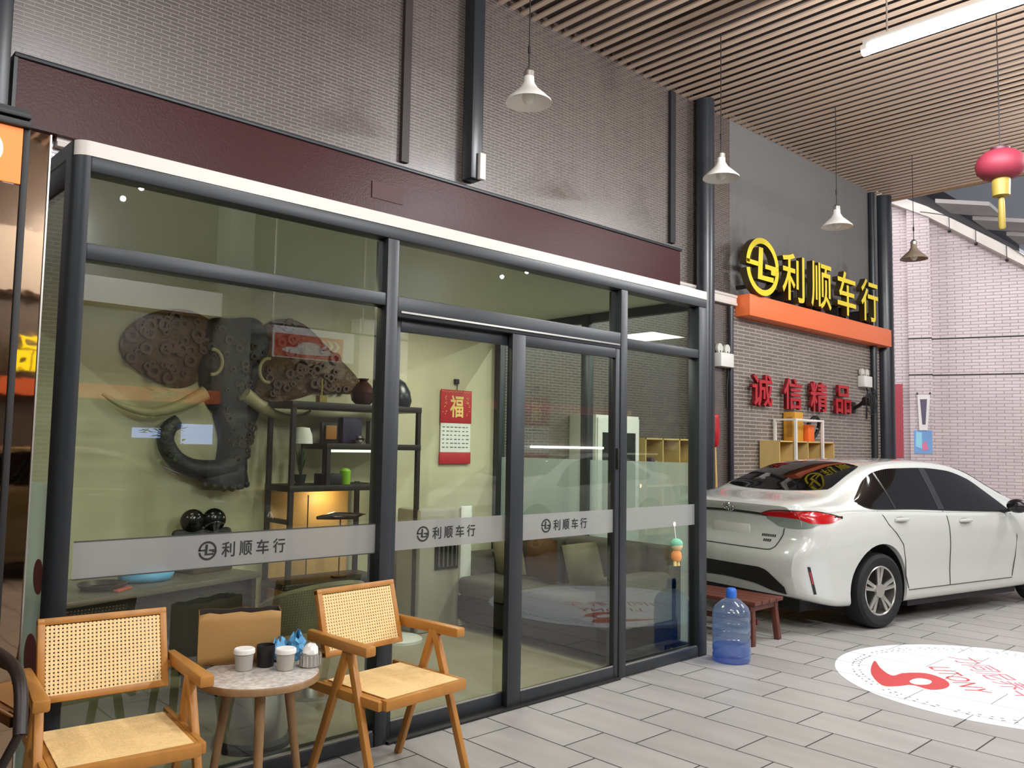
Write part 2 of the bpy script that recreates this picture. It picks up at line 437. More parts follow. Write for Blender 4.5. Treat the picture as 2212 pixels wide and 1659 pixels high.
# slatted ceiling: one surface of pale slats below a dark void
mb = MB()
x = -5.6
while x < 13.55:
    mb.box(x, x + 0.060, -10.4, WY + 0.02, CZ, CZ + 0.022); x += 0.155
ceil = struct(mb.build('ceiling', M_SLAT, smooth=False))
c2 = struct(MB().box(-5.7, 13.55, -10.4, WY + 0.02, CZ + 0.10, CZ + 0.2).build('ceiling_void', M_DARKCEIL, smooth=False))
struct(MB().box(13.53, 13.60, -10.4, WY + 0.02, CZ - 0.02, CZ + 0.2, 0.004).build('trim_1', M_WALNUT))
# end walls behind the camera and left
wallbox('wall_left', M_BRICKY, -6.0, -5.8, -10.4, WY, 0, 6.3)
wallbox('wall_opposite', M_BRICK, -6.0, 22, -10.4, -10.2, 0, 6.3)

# far end: pale tiled ramp wall with sloping coping, pilaster, grey building behind
WA = Vector((14.12, 2.60, 0)); WD = Vector((0.365, -0.931, 0)).normalized(); WN = Vector((-0.931, -0.365, 0)).normalized()
def wp(s, z, off=0.0):
    p = WA + WD * s + WN * off; return (p.x, p.y, z)
def slab_on_far_wall(poly, off0, off1):
    mb = MB(); mb.prism(poly, off1 - off0, lambda u, v, d: wp(u, v, off0 + d)); return mb
struct(slab_on_far_wall([(-1.5, 0), (7.5, 0), (7.5, 1.2), (2.05, 4.75), (0.62, 5.72), (0.0, 6.05), (-1.5, 6.9)], -0.3, 0.0).build('wall_right', M_PINK, smooth=False))
struct(slab_on_far_wall([(0.28, 0), (0.64, 0), (0.64, 5.66), (0.28, 5.86)], 0.0, 0.16).build('wall_right_pilaster', M_PINK, smooth=False))
struct(slab_on_far_wall([(-0.5, 0), (0.28, 0), (0.28, 5.86), (-0.5, 6.25)], 0.0, 0.06).build('wall_right_reveal', M_PINK, smooth=False))
struct(slab_on_far_wall([(-0.6, 6.30), (0.62, 5.66), (2.05, 4.68), (7.5, 1.13), (7.5, 1.30), (2.05, 4.87), (0.62, 5.84), (-0.6, 6.48)], 0.0, 0.20).build('trim_2', M_TRIM, smooth=False))
for k, z in enumerate((2.86, 3.50)):
    struct(slab_on_far_wall([(-0.5, z), (5.5, z), (5.5, z + 0.022), (-0.5, z + 0.022)], -0.01, 0.19 if False else 0.004).build('trim_%d' % (3 + k), M_SEAM, smooth=False))
    struct(slab_on_far_wall([(0.27, z), (0.65, z), (0.65, z + 0.022), (0.27, z + 0.022)], 0.15, 0.163).build('trim_%d' % (5 + k), M_SEAM, smooth=False))
M_FARG = mat('shaded grey render', rgb(132, 126, 126), 0.8)  # one even grey for the wall and piers
t = thing('far_building', (24, 6, 0), 'grey building with stepped pale slabs rising behind the far tiled wall', 'building')
B = (24, 6, 0)
MB(B).box(22.5, 40, 7.5, 8.0, 0, 16).build('wall', M_FARG, t, smooth=False)
MB(B).box(24.0, 42, 6.9, 7.5, 10.6, 16).build('upper_storey', mat('dark grey glazing', rgb(84, 85, 92), 0.3), t, smooth=False)
for k in range(7):
    o_ = Vector((20.1 + 1.72 * k, 3.92 - 0.28 * k, 7.6 - 0.13 * k))
    MB(B).prism([(0, 0), (1.25, 0.06), (2.55, -0.75), (1.15, -0.85)], 0.10, lambda u, v, d: (o_.x + u, o_.y + v, o_.z + d)).build('slab', M_TRIM, t, smooth=False)
    MB(B).box(o_.x + 0.5, o_.x + 1.3, 4.6, 7.5, 3.0, o_.z - 0.1).build('pier', M_FARG, t, smooth=False)

# ---- pipes and pillars on the brick wall
def pipe(name, x, z0, z1, r, label, cat='pipe', y=None, m=None, group=None):
    y = WY - r - 0.005 if y is None else y
    o = MB((x, y, z0)).tube([(x, y, z0), (x, y, z1)], r, 20).build(name, m or M_PIPE)
    return tag(o, label, cat, group)
pipe('pillar', 13.285, 0, CZ, 0.15, 'thick round dark steel pillar at the far right end of the brick wall', 'pillar', y=2.375)
pipe('pillar', 7.745, 0, CZ, 0.115, 'slim round dark steel column between the glass office and the car bay', 'pillar', y=2.27)
pipe('drain_pipe', 12.78, 0, 5.86, 0.05, 'thin dark drain pipe beside the thick pillar, behind the last yellow character', 'pipe')
pipe('drain_pipe', 8.47, 0, 3.38, 0.035, 'black conduit running down the brick wall beneath the left end of the orange beam', 'pipe')
tag(MB((3.97, 2.33, 3.99)).box(3.90, 4.04, 2.26, 2.40, 3.99, 5.88, 0.012).build('wall_post', M_PIPE), 'dark steel post on the upper brick wall with a white foot above the maroon board', 'post')
tag(MB((3.23, 2.38, 3.99)).box(3.18, 3.26, 2.36, 2.40, 3.99, 5.88).build('wall_post', mat('dark brown strip', rgb(44, 36, 34), 0.5)), 'narrow dark brown strip on the upper brick wall, left of the nearer pendant lamp', 'post')
tag(MB((7.2, 2.38, 3.99)).box(7.15, 7.25, 2.36, 2.40, 3.99, 5.88).build('wall_post', M_BLACK), 'narrow black strip on the upper brick wall left of the slim column', 'post')
tag(MB((3.97, 2.3, 3.95)).box(3.975, 4.045, 2.22, 2.262, 3.99, 4.24, 0.005).build('post_foot_cover', M_WHITE), 'short white cover at the foot of the dark steel post', 'cover')
tag(MB((0.13, 2.3, 3.3)).box(0.06, 0.15, 2.28, 2.40, 2.72, 5.88, 0.01).build('wall_post', M_PIPE), 'dark steel post at the left edge of the upper brick wall beside the maroon board', 'post')

# ---- blank maroon signboard on the wall above the office
SB = (3.8, 2.25, 3.5)
t = thing('sign_board', SB, 'long blank maroon signboard running along the brick wall above the glass office', 'signboard')
MB(SB).box(0.19, 7.26, 2.30, 2.39, 3.46, 3.885).build('panel', M_MAROON, t, smooth=False)
MB(SB).box(2.84, 3.16, 2.292, 2.301, 3.575, 3.72).build('patch', M_MAROON2, t, smooth=False)
MB(SB).box(0.17, 7.28, 2.28, 2.40, 3.885, 3.915, 0.006).build('top_rail', M_FRAME, t)
MB(SB).box(0.17, 0.19, 2.29, 2.40, 3.44, 3.885).build('end_cap', M_FRAME, t, smooth=False)
tag(MB((4.4, 2.3, 3.44)).box(0.45, 8.60, 2.335, 2.40, 3.50, 3.535, 0.006).box(0.45, 8.60, 2.35, 2.40, 3.43, 3.50).box(0.45, 8.60, 2.335, 2.40, 3.395, 3.43, 0.006).build('wall_ledge', M_TRIM), 'thin pale metal ledge along the wall under the maroon signboard, ending at the orange beam', 'ledge')

# ---- orange beam with yellow characters and round logo
OB = (11.1, 2.2, 3.3)
bx0, bx1, by0, by1 = 8.86, 13.62, 2.06, 2.40
t = tag(MB(OB).box(8.64, 13.10, 2.18, 2.40, 3.265, 3.55, 0.006).build('sign_beam', M_ORANGE), 'long orange boxed beam on the wall under the yellow characters', 'beam')
Ml = [M_YELLOW, M_YSIDE]
mb = MB((8.87, 2.2, 3.93)); emblem(mb, (8.87, 2.22, 3.93), 0.385, 0.10, (1, 0, 0), (0, 0, 1), 1.08)
o = mb.build('sign_logo', Ml[0], smooth=False)
o.data.materials.append(M_YSIDE)
for p in o.data.polygons: p.material_index = 0 if p.normal.y < -0.5 else 1
tag(o, 'round yellow logo with an L shape inside, left of the yellow characters', 'logo')
for dx in (-0.2, 0.2): MB((8.87, 2.2, 3.93)).box(8.86 + dx, 8.89 + dx, 2.20, 2.40, 3.63, 3.68).build('bracket', M_BLACK, o, smooth=False)
YC = [('利', 9.69), ('顺', 10.51), ('车', 11.33), ('行', 12.14)]
YL = {'利': 'yellow raised character 利 beside the round logo above the orange beam', '顺': 'yellow raised character 顺, second character after the round logo above the orange beam',
      '车': 'yellow raised character 车, third character after the round logo above the orange beam', '行': 'yellow raised character 行 at the pillar end of the sign above the orange beam'}
for ch, xx in YC:
    o = glyph('sign_character', ch, 0.62, 0.67, 0.09, Ml, (xx, 2.21, 3.915), bold=0.010)
    tag(o, YL[ch], 'sign character', 'yellow characters above the orange beam')
    for dx in (-0.14, 0.14): MB((xx, 2.21, 3.915)).box(xx + dx - 0.01, xx + dx + 0.01, 2.20, 2.39, 3.555, 3.74).build('bracket', M_BLACK, o, smooth=False)
RC = [('诚', 9.15), ('信', 9.98), ('精', 10.755), ('品', 11.56)]
RL = {'诚': 'red raised character 诚, nearest the office on the brick wall', '信': 'red raised character 信 on the brick wall above the yellow carton',
      '精': 'red raised character 精 on the brick wall above the orange carton', '品': 'red raised character 品 on the brick wall nearest the black fan'}
for ch, xx in RC:
    tag(glyph('wall_character', ch, 0.52, 0.44, 0.05, [M_RED, M_REDS], (xx, 2.345, 2.31), bold=0.014), RL[ch], 'wall character', 'red characters on the wavy brick wall')

# ---- emergency lights
def emergency(x, z, label):
    t = thing('emergency_light', (x, 2.38, z), label, 'emergency light', 'emergency lights on the brick wall')
    MB((0, 0, 0)).box(-0.15, 0.15, -0.10, 0.018, -0.09, 0.09, 0.012).build('housing', M_WHITE, t)
    for s in (-1, 1):
        h = MB().lathe([(0.062, 0.0), (0.062, 0.035), (0.05, 0.05), (0.02, 0.055)], (s * 0.085, -0.045, 0.15), 20, 'y').build('lamp_head', mat('frosted lamp', rgb(206, 206, 196), 0.2), t)
        MB().tube([(s * 0.085, -0.04, 0.085), (s * 0.085, -0.04, 0.12)], 0.012, 10).build('stem', M_BLACK, h)
    MB().tube([(0.10, -0.02, -0.08), (0.135, -0.02, -0.14), (0.12, -0.01, -0.32), (0.14, 0.0, -0.6)], 0.012, 8).build('cable', M_BLACK, t)
emergency(8.27, 2.65, 'white twin-head emergency light by the black conduit near the glass office')
emergency(12.42, 2.645, 'white twin-head emergency light above the black fan')

# ---- black wall fan
F = (12.02, 2.36, 2.24)
t = thing('wall_fan', F, 'black wall fan on an arm under the farther emergency light', 'fan')
MB().tube([(0.05, 0.03, -0.05), (0.0, -0.1, 0.0), (-0.05, -0.2, 0.06)], 0.03, 10).box(0.0, 0.1, 0.0, 0.04, -0.12, 0.06, 0.01).build('arm', M_BLACK, t)
MB().lathe([(0.03, 0.06), (0.07, 0.05), (0.075, -0.04), (0.03, -0.06)], (-0.05, -0.24, 0.06), 16, 'y').build('motor', M_BLACK, t)
mb = MB()
for k in range(3):
    a = k * 2.094 + 0.3
    mb.grid([[(-0.05 + math.cos(a + q * 0.35) * r, -0.32 + q * 0.02, 0.06 + math.sin(a + q * 0.35) * r) for q in (-1, 0, 1)] for r in (0.04, 0.12, 0.19)])
mb.build('blade', mat('grey fan blade', rgb(70, 72, 76), 0.3), t)
mb = MB()
for rr in (0.08, 0.14, 0.21):
    mb.tube([(-0.05 + rr * math.cos(a), -0.34 + 0.02 * (rr > 0.2), 0.06 + rr * math.sin(a)) for a in [i * PI / 12 for i in range(25)]], 0.005, 6, False)
for i in range(28):
    a = i * PI / 14; mb.tube([(-0.05 + 0.03 * math.cos(a), -0.345, 0.06 + 0.03 * math.sin(a)), (-0.05 + 0.21 * math.cos(a), -0.32, 0.06 + 0.21 * math.sin(a))], 0.004, 5)
mb.build('guard', M_BLACK, t)

# ---- pale wood shelf units with cartons in front of the wall
def shelf_unit(x0, x1, z1, n, label, y0=2.05):
    t = thing('shelf_unit', (x0, y0, 0), label, 'shelf', None)
    D = 0.30; W_ = x1 - x0
    mb = MB(); mb.box(0, W_, D - 0.012, D, 0, z1).build('back_panel', M_PALEWOOD, t, smooth=False)
    for i in range(n + 1):
        px = i * W_ / n
        MB().box(px - 0.009, px + 0.009, 0, D - 0.012, 0, z1).build('upright', M_PALEWOOD, t, smooth=False)
    for z in (0.05, z1 * 0.36, z1 * 0.68, z1):
        MB().box(-0.01, W_ + 0.01, 0, D - 0.012, z - 0.018, z).build('shelf', M_PALEWOOD, t, smooth=False)
    return t
shelf_unit(9.20, 10.76, 1.64, 4, 'pale wood open shelf unit behind the car under the red characters', 2.08)
for i, (sx, sz, m, nm, lb) in enumerate([(9.79, 1.116, M_WALNUT, 'storage_box', 'small brown box inside the second bay of the wood shelf behind the car'),
                                    (10.17, 1.116, mat('terracotta box', rgb(150, 84, 52), 0.6), 'storage_box', 'terracotta box inside the third bay of the wood shelf behind the car')]):
    tag(MB((sx, 2.2, sz)).box(sx - 0.13, sx + 0.13, 2.11, 2.33, sz + 0.001, sz + 0.26, 0.008).build(nm, m), lb, 'box')
t = thing('metal_rack', (10.1, 2.1, 1.64), 'white metal tube frame standing on the wood shelf behind the car', 'rack')
MR = (10.1, 2.1, 1.64)
for xx in (9.57, 10.34):
    MB(MR).box(xx - 0.018, xx + 0.018, 2.03, 2.062, 0.0, 1.92).build('post', M_WHITE, t, smooth=False)
    MB(MR).box(xx - 0.018, xx + 0.018, 2.335, 2.367, 1.642, 1.92).build('post', M_WHITE, t, smooth=False)
MB(MR).box(9.55, 10.36, 2.03, 2.062, 1.92, 1.945).build('top_rail', M_WHITE, t, smooth=False)
for xx in (9.57, 10.34): MB(MR).box(xx - 0.018, xx + 0.018, 2.062, 2.37, 1.92, 1.945).build('top_rail', M_WHITE, t, smooth=False)
t = tag(MB((9.96, 2.3, 1.64)).box(9.84, 10.08, 2.20, 2.375, 1.642, 2.05, 0.006).build('carton', M_CARTON), 'tall yellow carton inside the white frame on the wood shelf', 'carton')
MB((9.96, 2.3, 1.64)).box(9.836, 9.841, 2.24, 2.32, 1.70, 1.98).build('label', mat('carton print', rgb(168, 118, 40), 0.6), t, smooth=False)
tag(MB((10.25, 2.2, 1.64)).box(10.13, 10.31, 2.15, 2.28, 1.642, 1.88, 0.006).build('carton', M_ORBOX), 'orange carton between the posts of the white frame on the wood shelf', 'carton')
SWH = (10.55, 2.28, 1.64)
mb = MB(SWH); mb.tube([(10.55 + 0.17 * math.cos(a), 2.30 - 0.05 * math.sin(a), 1.835 + 0.165 * math.sin(a)) for a in [i * PI / 12 for i in range(25)]], 0.026, 10, False)
o = tag(mb.build('steering_wheel', M_BLACK), 'black steering wheel leaning beside the orange carton on the wood shelf', 'steering wheel')
MB(SWH).box(10.49, 10.61, 2.28, 2.32, 1.80, 1.88, 0.01).bar((10.39, 2.30, 1.835), (10.71, 2.30, 1.835), 0.03, 0.02).bar((10.55, 2.30, 1.835), (10.55, 2.33, 1.68), 0.03, 0.02, (1, 0, 0)).build('hub', mat('grey hub', rgb(120, 118, 114), 0.4), o)
shelf_unit(6.32, 7.26, 1.62, 3, 'pale wood bookshelf seen through the right panes of the glass office', 2.08)
for i, (bx, bc) in enumerate([(6.50, rgb(72, 56, 84)), (6.57, rgb(150, 140, 120)), (6.66, rgb(60, 60, 64))]):
    tag(MB((bx, 2.2, 1.10)).box(bx, bx + 0.048, 2.14, 2.32, 1.103, 1.103 + 0.3 - 0.03 * i, 0.004).build('binder', mat('binder %d' % i, bc, 0.6)), ['purple binder standing leftmost on the bookshelf seen through the office', 'pale binder standing between two darker ones on the bookshelf', 'dark grey binder standing rightmost on the bookshelf seen through the office'][i], 'binder', 'binders on the bookshelf behind the office')
# white steel cabinet behind the office
CB = (5.62, 2.2, 0)
t = tag(MB(CB).box(5.42, 6.12, 2.02, 2.39, 0.03, 1.84, 0.008).build('steel_cabinet', M_WHITE), 'white steel cabinet with dark windowed doors seen through the office glass', 'cabinet')
for x0, x1 in ((5.435, 5.765), (5.775, 6.105)):
    d = MB(CB).box(x0, x1, 2.005, 2.02, 0.06, 1.81, 0.004).build('door', M_WHITE, t)
    MB(CB).box(x0 + 0.07, x1 - 0.07, 1.998, 2.006, 0.75, 1.66).build('pane', mat('cabinet glass', rgb(44, 48, 46), 0.1), d, smooth=False)
    MB(CB).box((x1 - 0.05) if x0 < 5.6 else x0 + 0.03, (x1 - 0.03) if x0 < 5.6 else x0 + 0.05, 1.985, 2.006, 0.9, 1.02, 0.003).build('handle', M_STEEL, d)
# red cloth on a pale pole
t = thing('duster', (8.0, 2.3, 0), 'red cloth duster on a pale pole leaning on the wall beside the office corner', 'duster')
MB((8.0, 2.3, 0)).tube([(8.05, 2.27, 0), (8.03, 2.335, 1.90)], 0.018, 10).build('pole', M_PALEWOOD, t)
MB((8.0, 2.3, 0)).tube(smoothpts([(8.035, 2.32, 1.54), (8.035, 2.322, 1.62), (8.03, 2.325, 1.75), (8.03, 2.33, 1.9), (8.03, 2.33, 1.95)], 3), [0.03, 0.04, 0.05, 0.055, 0.06, 0.066, 0.066, 0.066, 0.066, 0.066, 0.064, 0.06, 0.05], 12).build('cloth', M_RED, t)

# ---- far wall fittings
o = slab_on_far_wall([(0.03, 1.42), (0.17, 1.42), (0.17, 2.72), (0.03, 2.72)], 0.061, 0.09).build('wall_board', M_PINKRED, smooth=False)
tag(o, 'narrow tall red board on the pale tiled wall beside the thick pillar', 'board')
o = slab_on_far_wall([(0.34, 1.50), (0.62, 1.50), (0.62, 1.90), (0.34, 1.90)], 0.162, 0.17).build('poster', mat('poster blue', rgb(120, 166, 220), 0.5), smooth=False)
tag(o, 'small blue and pink poster on the tiled pilaster', 'poster')
slab_on_far_wall([(0.36, 1.62), (0.46, 1.58), (0.46, 1.86), (0.37, 1.88)], 0.170, 0.173).build('print', mat('poster cyan', rgb(150, 214, 236), 0.5), o, smooth=False, loc=(0, 0, 0))
slab_on_far_wall([(0.47, 1.55), (0.56, 1.57), (0.52, 1.72), (0.46, 1.66)], 0.170, 0.174).build('print', mat('poster pink', rgb(226, 120, 160), 0.5), o, smooth=False, loc=(0, 0, 0))
t = thing('wall_banner', wp(0.48, 2.3, 0.17), 'slim pale banner with dark drawing hanging from hooks on the tiled pilaster', 'banner')
t2 = slab_on_far_wall([(0.42, 1.90), (0.55, 1.90), (0.60, 2.52), (0.40, 2.52)], 0.20, 0.206); t2.o = Vector(wp(0.48, 2.3, 0.17)); 
bmesh.ops.translate(t2.bm, vec=-t2.o, verts=t2.bm.verts[:]); t2.build('cloth', M_PAPER, t, smooth=False)
t3 = slab_on_far_wall([(0.47, 2.00), (0.52, 2.00), (0.55, 2.44), (0.44, 2.44)], 0.206, 0.209); t3.o = Vector(wp(0.48, 2.3, 0.17))
bmesh.ops.translate(t3.bm, vec=-t3.o, verts=t3.bm.verts[:]); t3.build('drawing', mat('purple grey ink', rgb(96, 84, 110), 0.6), t, smooth=False)
org = Vector(wp(0.48, 2.3, 0.17))
for s_ in (0.40, 0.60): MB(org).tube([wp(s_, 2.53, 0.16), wp(s_, 2.55, 0.215)], 0.012, 8).build('hook', M_BLACK, t)
# string of lamps hanging under the sloping coping
mb = MB(wp(1.2, 5.2, 0.22))
for s_, z_ in ((0.95, 5.62), (1.35, 5.36), (1.8, 5.04)):
    q = Vector(wp(s_, z_, 0.24)); mb.tube([q, q - Vector((0, 0, 0.22))], 0.006, 6).ball(q - Vector((0, 0, 0.26)), 0.03, 10)
pts = []
for s_, z_ in ((0.5, 5.75), (0.95, 5.62), (1.35, 5.36), (1.8, 5.04), (2.3, 4.6)): pts.append(wp(s_, z_, 0.24))
mb.tube(smoothpts(pts, 4), 0.006, 6)
tag(mb.build('string_lights', M_BLACK), 'thin black string of bulbs along the sloping coping of the tiled wall', 'string lights')

# ---- pendant lamps in a row
def pendant_proto():
    t = thing('pendant_lamp', (0, 0, 0), 'x', 'pendant lamp', 'white cone pendant lamps along the ceiling')
    MB().lathe([(0.19, -0.02), (0.187, -0.005), (0.13, 0.05), (0.075, 0.10), (0.045, 0.15), (0.042, 0.20), (0.037, 0.20), (0.04, 0.148), (0.07, 0.095), (0.125, 0.043), (0.183, -0.015), (0.19, -0.02)], (0, 0, 0), 32, cap=False).build('shade', M_WHITE, t)
    MB().ball((0, 0, 0.025), 0.055, 16, sz=1.15).build('bulb', mat('opal bulb', rgb(222, 222, 214), 0.3), t)
    MB().lathe([(0.03, 0.19), (0.045, 0.2), (0.045, 0.24), (0.02, 0.27)], (0, 0, 0), 16).build('socket', M_STEEL, t)
    MB().tube([(0, 0, 0.265), (0, 0, 0.50)], 0.006, 8).tube([(0, 0, 0.40), (0, 0, 0.46)], 0.012, 8).tube([(0, 0, 0.5), (0, 0, 1.58)], 0.005, 8).build('cord', M_BLACK, t)
    return t
pp = pendant_proto()
PL = ['nearest white cone pendant lamp, hanging before the upper brick wall', 'white cone pendant lamp hanging in line with the slim column',
      'white cone pendant lamp hanging above the round yellow logo and characters', 'farthest cone pendant lamp, dark against the pale tiled wall']
for i, (px, py, pz) in enumerate([(3.60, 1.2, 4.318), (6.43, 1.2, 4.36), (9.07, 1.2, 4.36), (11.53, 1.2, 4.36)]):
    o = pp if i == 0 else copy_tree(pp)
    o.location = (px, py, pz); o['label'] = PL[i]
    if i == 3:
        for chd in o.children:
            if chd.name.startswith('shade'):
                chd.data = chd.data.copy(); chd.data.materials[0] = mat('brown grey enamel', rgb(134, 118, 102), 0.45)  # farthest lampshade coloured browner and darker than the other three

# ---- batten lamp and red lantern under the slats
t = thing('batten_lamp', (6.02, -1.75, 5.0), 'long lit white batten lamp hanging under the slats at the upper right', 'lamp')
BL_ = (6.02, -1.75, 5.0)
MB(BL_).box(5.985, 6.055, -2.95, -0.50, 5.035, 5.085, 0.006).build('housing', M_WHITE, t)
MB(BL_).tube([(6.02, -2.92, 5.0), (6.02, -0.54, 5.0)], 0.048, 16).build('tube', M_TUBE, t)
MB(BL_).lathe([(0.052, 0), (0.052, 0.05)], (6.02, -0.54, 5.0), 16, 'y').build('end_cap', M_WHITE, t)
MB(BL_).tube([(6.02, -0.7, 5.08), (6.02, -0.7, 5.92)], 0.008, 8).tube([(6.02, -2.7, 5.08), (6.02, -2.7, 5.92)], 0.008, 8).build('hanger', M_STEEL, t)
LN = (7.56, -1.10, 4.2)
t = thing('lantern', LN, 'red round festival lantern with a gold tassel hanging from the slats', 'lantern')
mb = MB(); prof = [(0.06, 0.16)]
mb.lathe([(0.07, 0.15), (0.14, 0.135), (0.19, 0.09), (0.215, 0.02), (0.20, -0.05), (0.15, -0.10), (0.08, -0.12)], (0, 0, 0), 32).build('body', M_LANTERN, t)
MB().lathe([(0.085, 0.145), (0.085, 0.175), (0.06, 0.18)], (0, 0, 0), 20).build('cap', mat('dark lantern cap', rgb(80, 30, 50), 0.5), t)
MB().lathe([(0.075, -0.115), (0.08, -0.13), (0.075, -0.28), (0.06, -0.29)], (0, 0, 0), 24).build('fringe', M_GOLD, t)
MB().lathe([(0.02, -0.28), (0.028, -0.34), (0.032, -0.58), (0.02, -0.60)], (0, 0, 0), 14).build('tassel', M_GOLD, t)
MB().tube([(0, 0, 0.175), (0, 0, 1.72)], 0.005, 8).build('cord', M_BLACK, t)

# ================================================================== THE GLASS OFFICE
X1 = 4.351; BY = 2.30; TZ = 2.634
# shell
wallbox('wall_office_back', M_CREAM, -0.06, X1, BY, WY - 0.001, 0.0, TZ)
wallbox('floor_office', M_OFLOOR, 0.0, 4.30, 0.09, BY, 0.0, 0.012)
# roof with white fascia following the rounded left corner
def rounded_plan(inset):
    P = []; r = 0.06 - inset
    for i in range(9):
        a = PI + i * PI / 16
        P.append((0.0 + r * math.cos(a), 0.06 + r * math.sin(a)))
    return P + [(X1 - inset, inset), (X1 - inset, WY - 0.002), (-0.06 + inset, WY - 0.002)]
mb = MB(); mb.prism(rounded_plan(0.0), 0.060, lambda u, v, d: (u, v, TZ + d))
o = struct(mb.build('ceiling_office', M_TRIM)); o.data.materials.append(mat('office ceiling board', rgb(200, 208, 184), 0.7)); o.data.materials.append(M_FRAME)
for p_ in o.data.polygons:
    if p_.normal.z < -0.5: p_.material_index = 1
    elif p_.normal.x < -0.9: p_.material_index = 2
# frame members
def fr(name, boxes, bev=0.006, m=None):
    mb = MB()
    for b in boxes: mb.box(*b, bev)
    return struct(mb.build(name, m or M_FRAME))
mb = MB()
P = [(-0.06 * math.cos(i * PI / 16), 0.06 - 0.06 * math.sin(i * PI / 16)) for i in range(9)] + [(0.0, 0.12), (-0.06, 0.12)]
mb.prism(P, TZ, lambda u, v, d: (u, v, d)); struct(mb.build('trim_corner_post', M_FRAME, angle=30))
fr('trim_front_post', [(1.440, 1.512, 0.0, 0.11, 0, 2.57)])
fr('trim_front_post_2', [(3.338, 3.409, 0.0, 0.11, 0, 2.57)])
fr('trim_right_post', [(4.251, X1, 0.0, 0.10, 0, 2.57)])
fr('trim_top_rail', [(0.0, X1, 0.0, 0.10, 2.57, TZ)])
fr('trim_transom', [(0.0, 1.44, 0.004, 0.10, 2.215, 2.282), (3.409, 4.251, 0.004, 0.10, 2.18, 2.245)])
fr('trim_door_head', [(1.512, 3.338, 0.002, 0.10, 2.165, 2.275)])
fr('trim_bottom_rail', [(0.0, 1.44, 0.004, 0.10, 0, 0.072), (3.409, 4.251, 0.004, 0.10, 0, 0.072)])
fr('trim_side_posts', [(4.27, X1 - 0.005, 1.12, 1.20, 0, TZ), (4.27, X1 - 0.005, 2.22, 2.30, 0, TZ), (-0.058, 0.0, 2.2, 2.3, 0, TZ)])
fr('trim_side_rails', [(4.28, X1 - 0.01, 0.10, 1.12, 2.56, TZ), (4.28, X1 - 0.01, 1.20, 2.22, 2.56, TZ), (4.28, X1 - 0.01, 0.10, 1.12, 0, 0.07), (4.28, X1 - 0.01, 1.20, 2.22, 0, 0.07),
                   (-0.058, -0.015, 0.12, 2.2, 2.52, TZ), (-0.058, -0.015, 0.12, 2.2, 0, 0.07)])
fr('trim_door_track', [(1.53, 3.32, -0.006, 0.002, 2.186, 2.196)], 0.0, M_STEEL)
fr('trim_seals', [(0.004, 1.436, 0.012, 0.03, 0.072, 0.08), (3.413, 4.247, 0.012, 0.03, 0.072, 0.08)], 0.0, M_STEEL)

GY0, GY1 = 0.045, 0.051
def pane(name, x0, x1, z0, z1, parent=None, y0=GY0, m=None):
    """single clear sheet"""
    return MB().face([(x0, y0, z0), (x1, y0, z0), (x1, y0, z1), (x0, y0, z1)]) and None
def sheet(name, pts, m, parent=None):
    mb = MB(); mb.face(pts); return mb.build(name, m, parent, smooth=False, loc=(0, 0, 0))
def front_sheet(name, x0, x1, z0, z1, y, m, parent=None):
    return sheet(name, [(x0, y, z0), (x1, y, z0), (x1, y, z1), (x0, y, z1)], m, parent)
def writing(parent, x0, z, h, y, m=M_INK):
    """round logo and the four characters on a film band"""
    mb = MB(); emblem(mb, (x0 + h * 0.62, y, z), h * 0.62, 0.0008, (1, 0, 0), (0, 0, 1)); mb.build('printed_logo', m, parent, smooth=False, loc=(0, 0, 0))
    for i, ch in enumerate('利顺车行'):
        o = glyph('printed_character', ch, h * 0.92, h, 0.0006, m, (x0 + h * (2.05 + 1.24 * i), y, z), parent=parent, bold=0.012)

w1 = struct(front_sheet('window_1', 0.0, 1.44, 0.07, 2.215, 0.045, M_GLASS))
b = front_sheet('film_band', 0.025, 1.438, 0.948, 1.098, 0.040, M_FILM, w1)
mb = MB(); mb.box(0.025, 1.438, 0.0385, 0.0395, 1.094, 1.099).box(0.025, 1.438, 0.0385, 0.0395, 0.947, 0.952); mb.build('film_edge', mat('film edge', rgb(60, 60, 58), 0.5), w1, smooth=False)
writing(b, 0.525, 1.024, 0.066, 0.039)
struct(front_sheet('window_2', 0.0, 1.44, 2.282, 2.57, 0.045, M_GLASS))
struct(front_sheet('window_3', 1.512, 3.338, 2.275, 2.57, 0.045, M_GLASS))
struct(front_sheet('window_4', 3.409, 4.251, 2.245, 2.57, 0.045, M_GLASS))
w5 = struct(front_sheet('window_5', 3.409, 4.251, 0.07, 2.18, 0.045, M_GLASS))
front_sheet('film_band', 3.412, 4.249, 0.948, 1.098, 0.040, M_FILM, w5)
# side panes: frosted below, clear above
struct(sheet('window_6', [(4.31, 0.1, 0.07), (4.31, 1.12, 0.07), (4.31, 1.12, 1.40), (4.31, 0.1, 1.40)], M_FROST))
struct(sheet('window_7', [(4.31, 1.2, 0.07), (4.31, 2.22, 0.07), (4.31, 2.22, 1.40), (4.31, 1.2, 1.40)], M_FROST))
struct(sheet('window_8', [(4.31, 0.1, 1.40), (4.31, 1.12, 1.40), (4.31, 1.12, 2.56), (4.31, 0.1, 2.56)], M_GLASS))
struct(sheet('window_9', [(4.31, 1.2, 1.40), (4.31, 2.22, 1.40), (4.31, 2.22, 2.56), (4.31, 1.2, 2.56)], M_GLASS))
w10 = struct(sheet('window_10', [(-0.05, 0.12, 0.07), (-0.05, 2.2, 0.07), (-0.05, 2.2, 1.32), (-0.05, 0.12, 1.32)], M_FROST))
struct(sheet('window_11', [(-0.05, 0.12, 1.32), (-0.05, 2.2, 1.32), (-0.05, 2.2, 2.52), (-0.05, 0.12, 2.52)], M_GLASS))
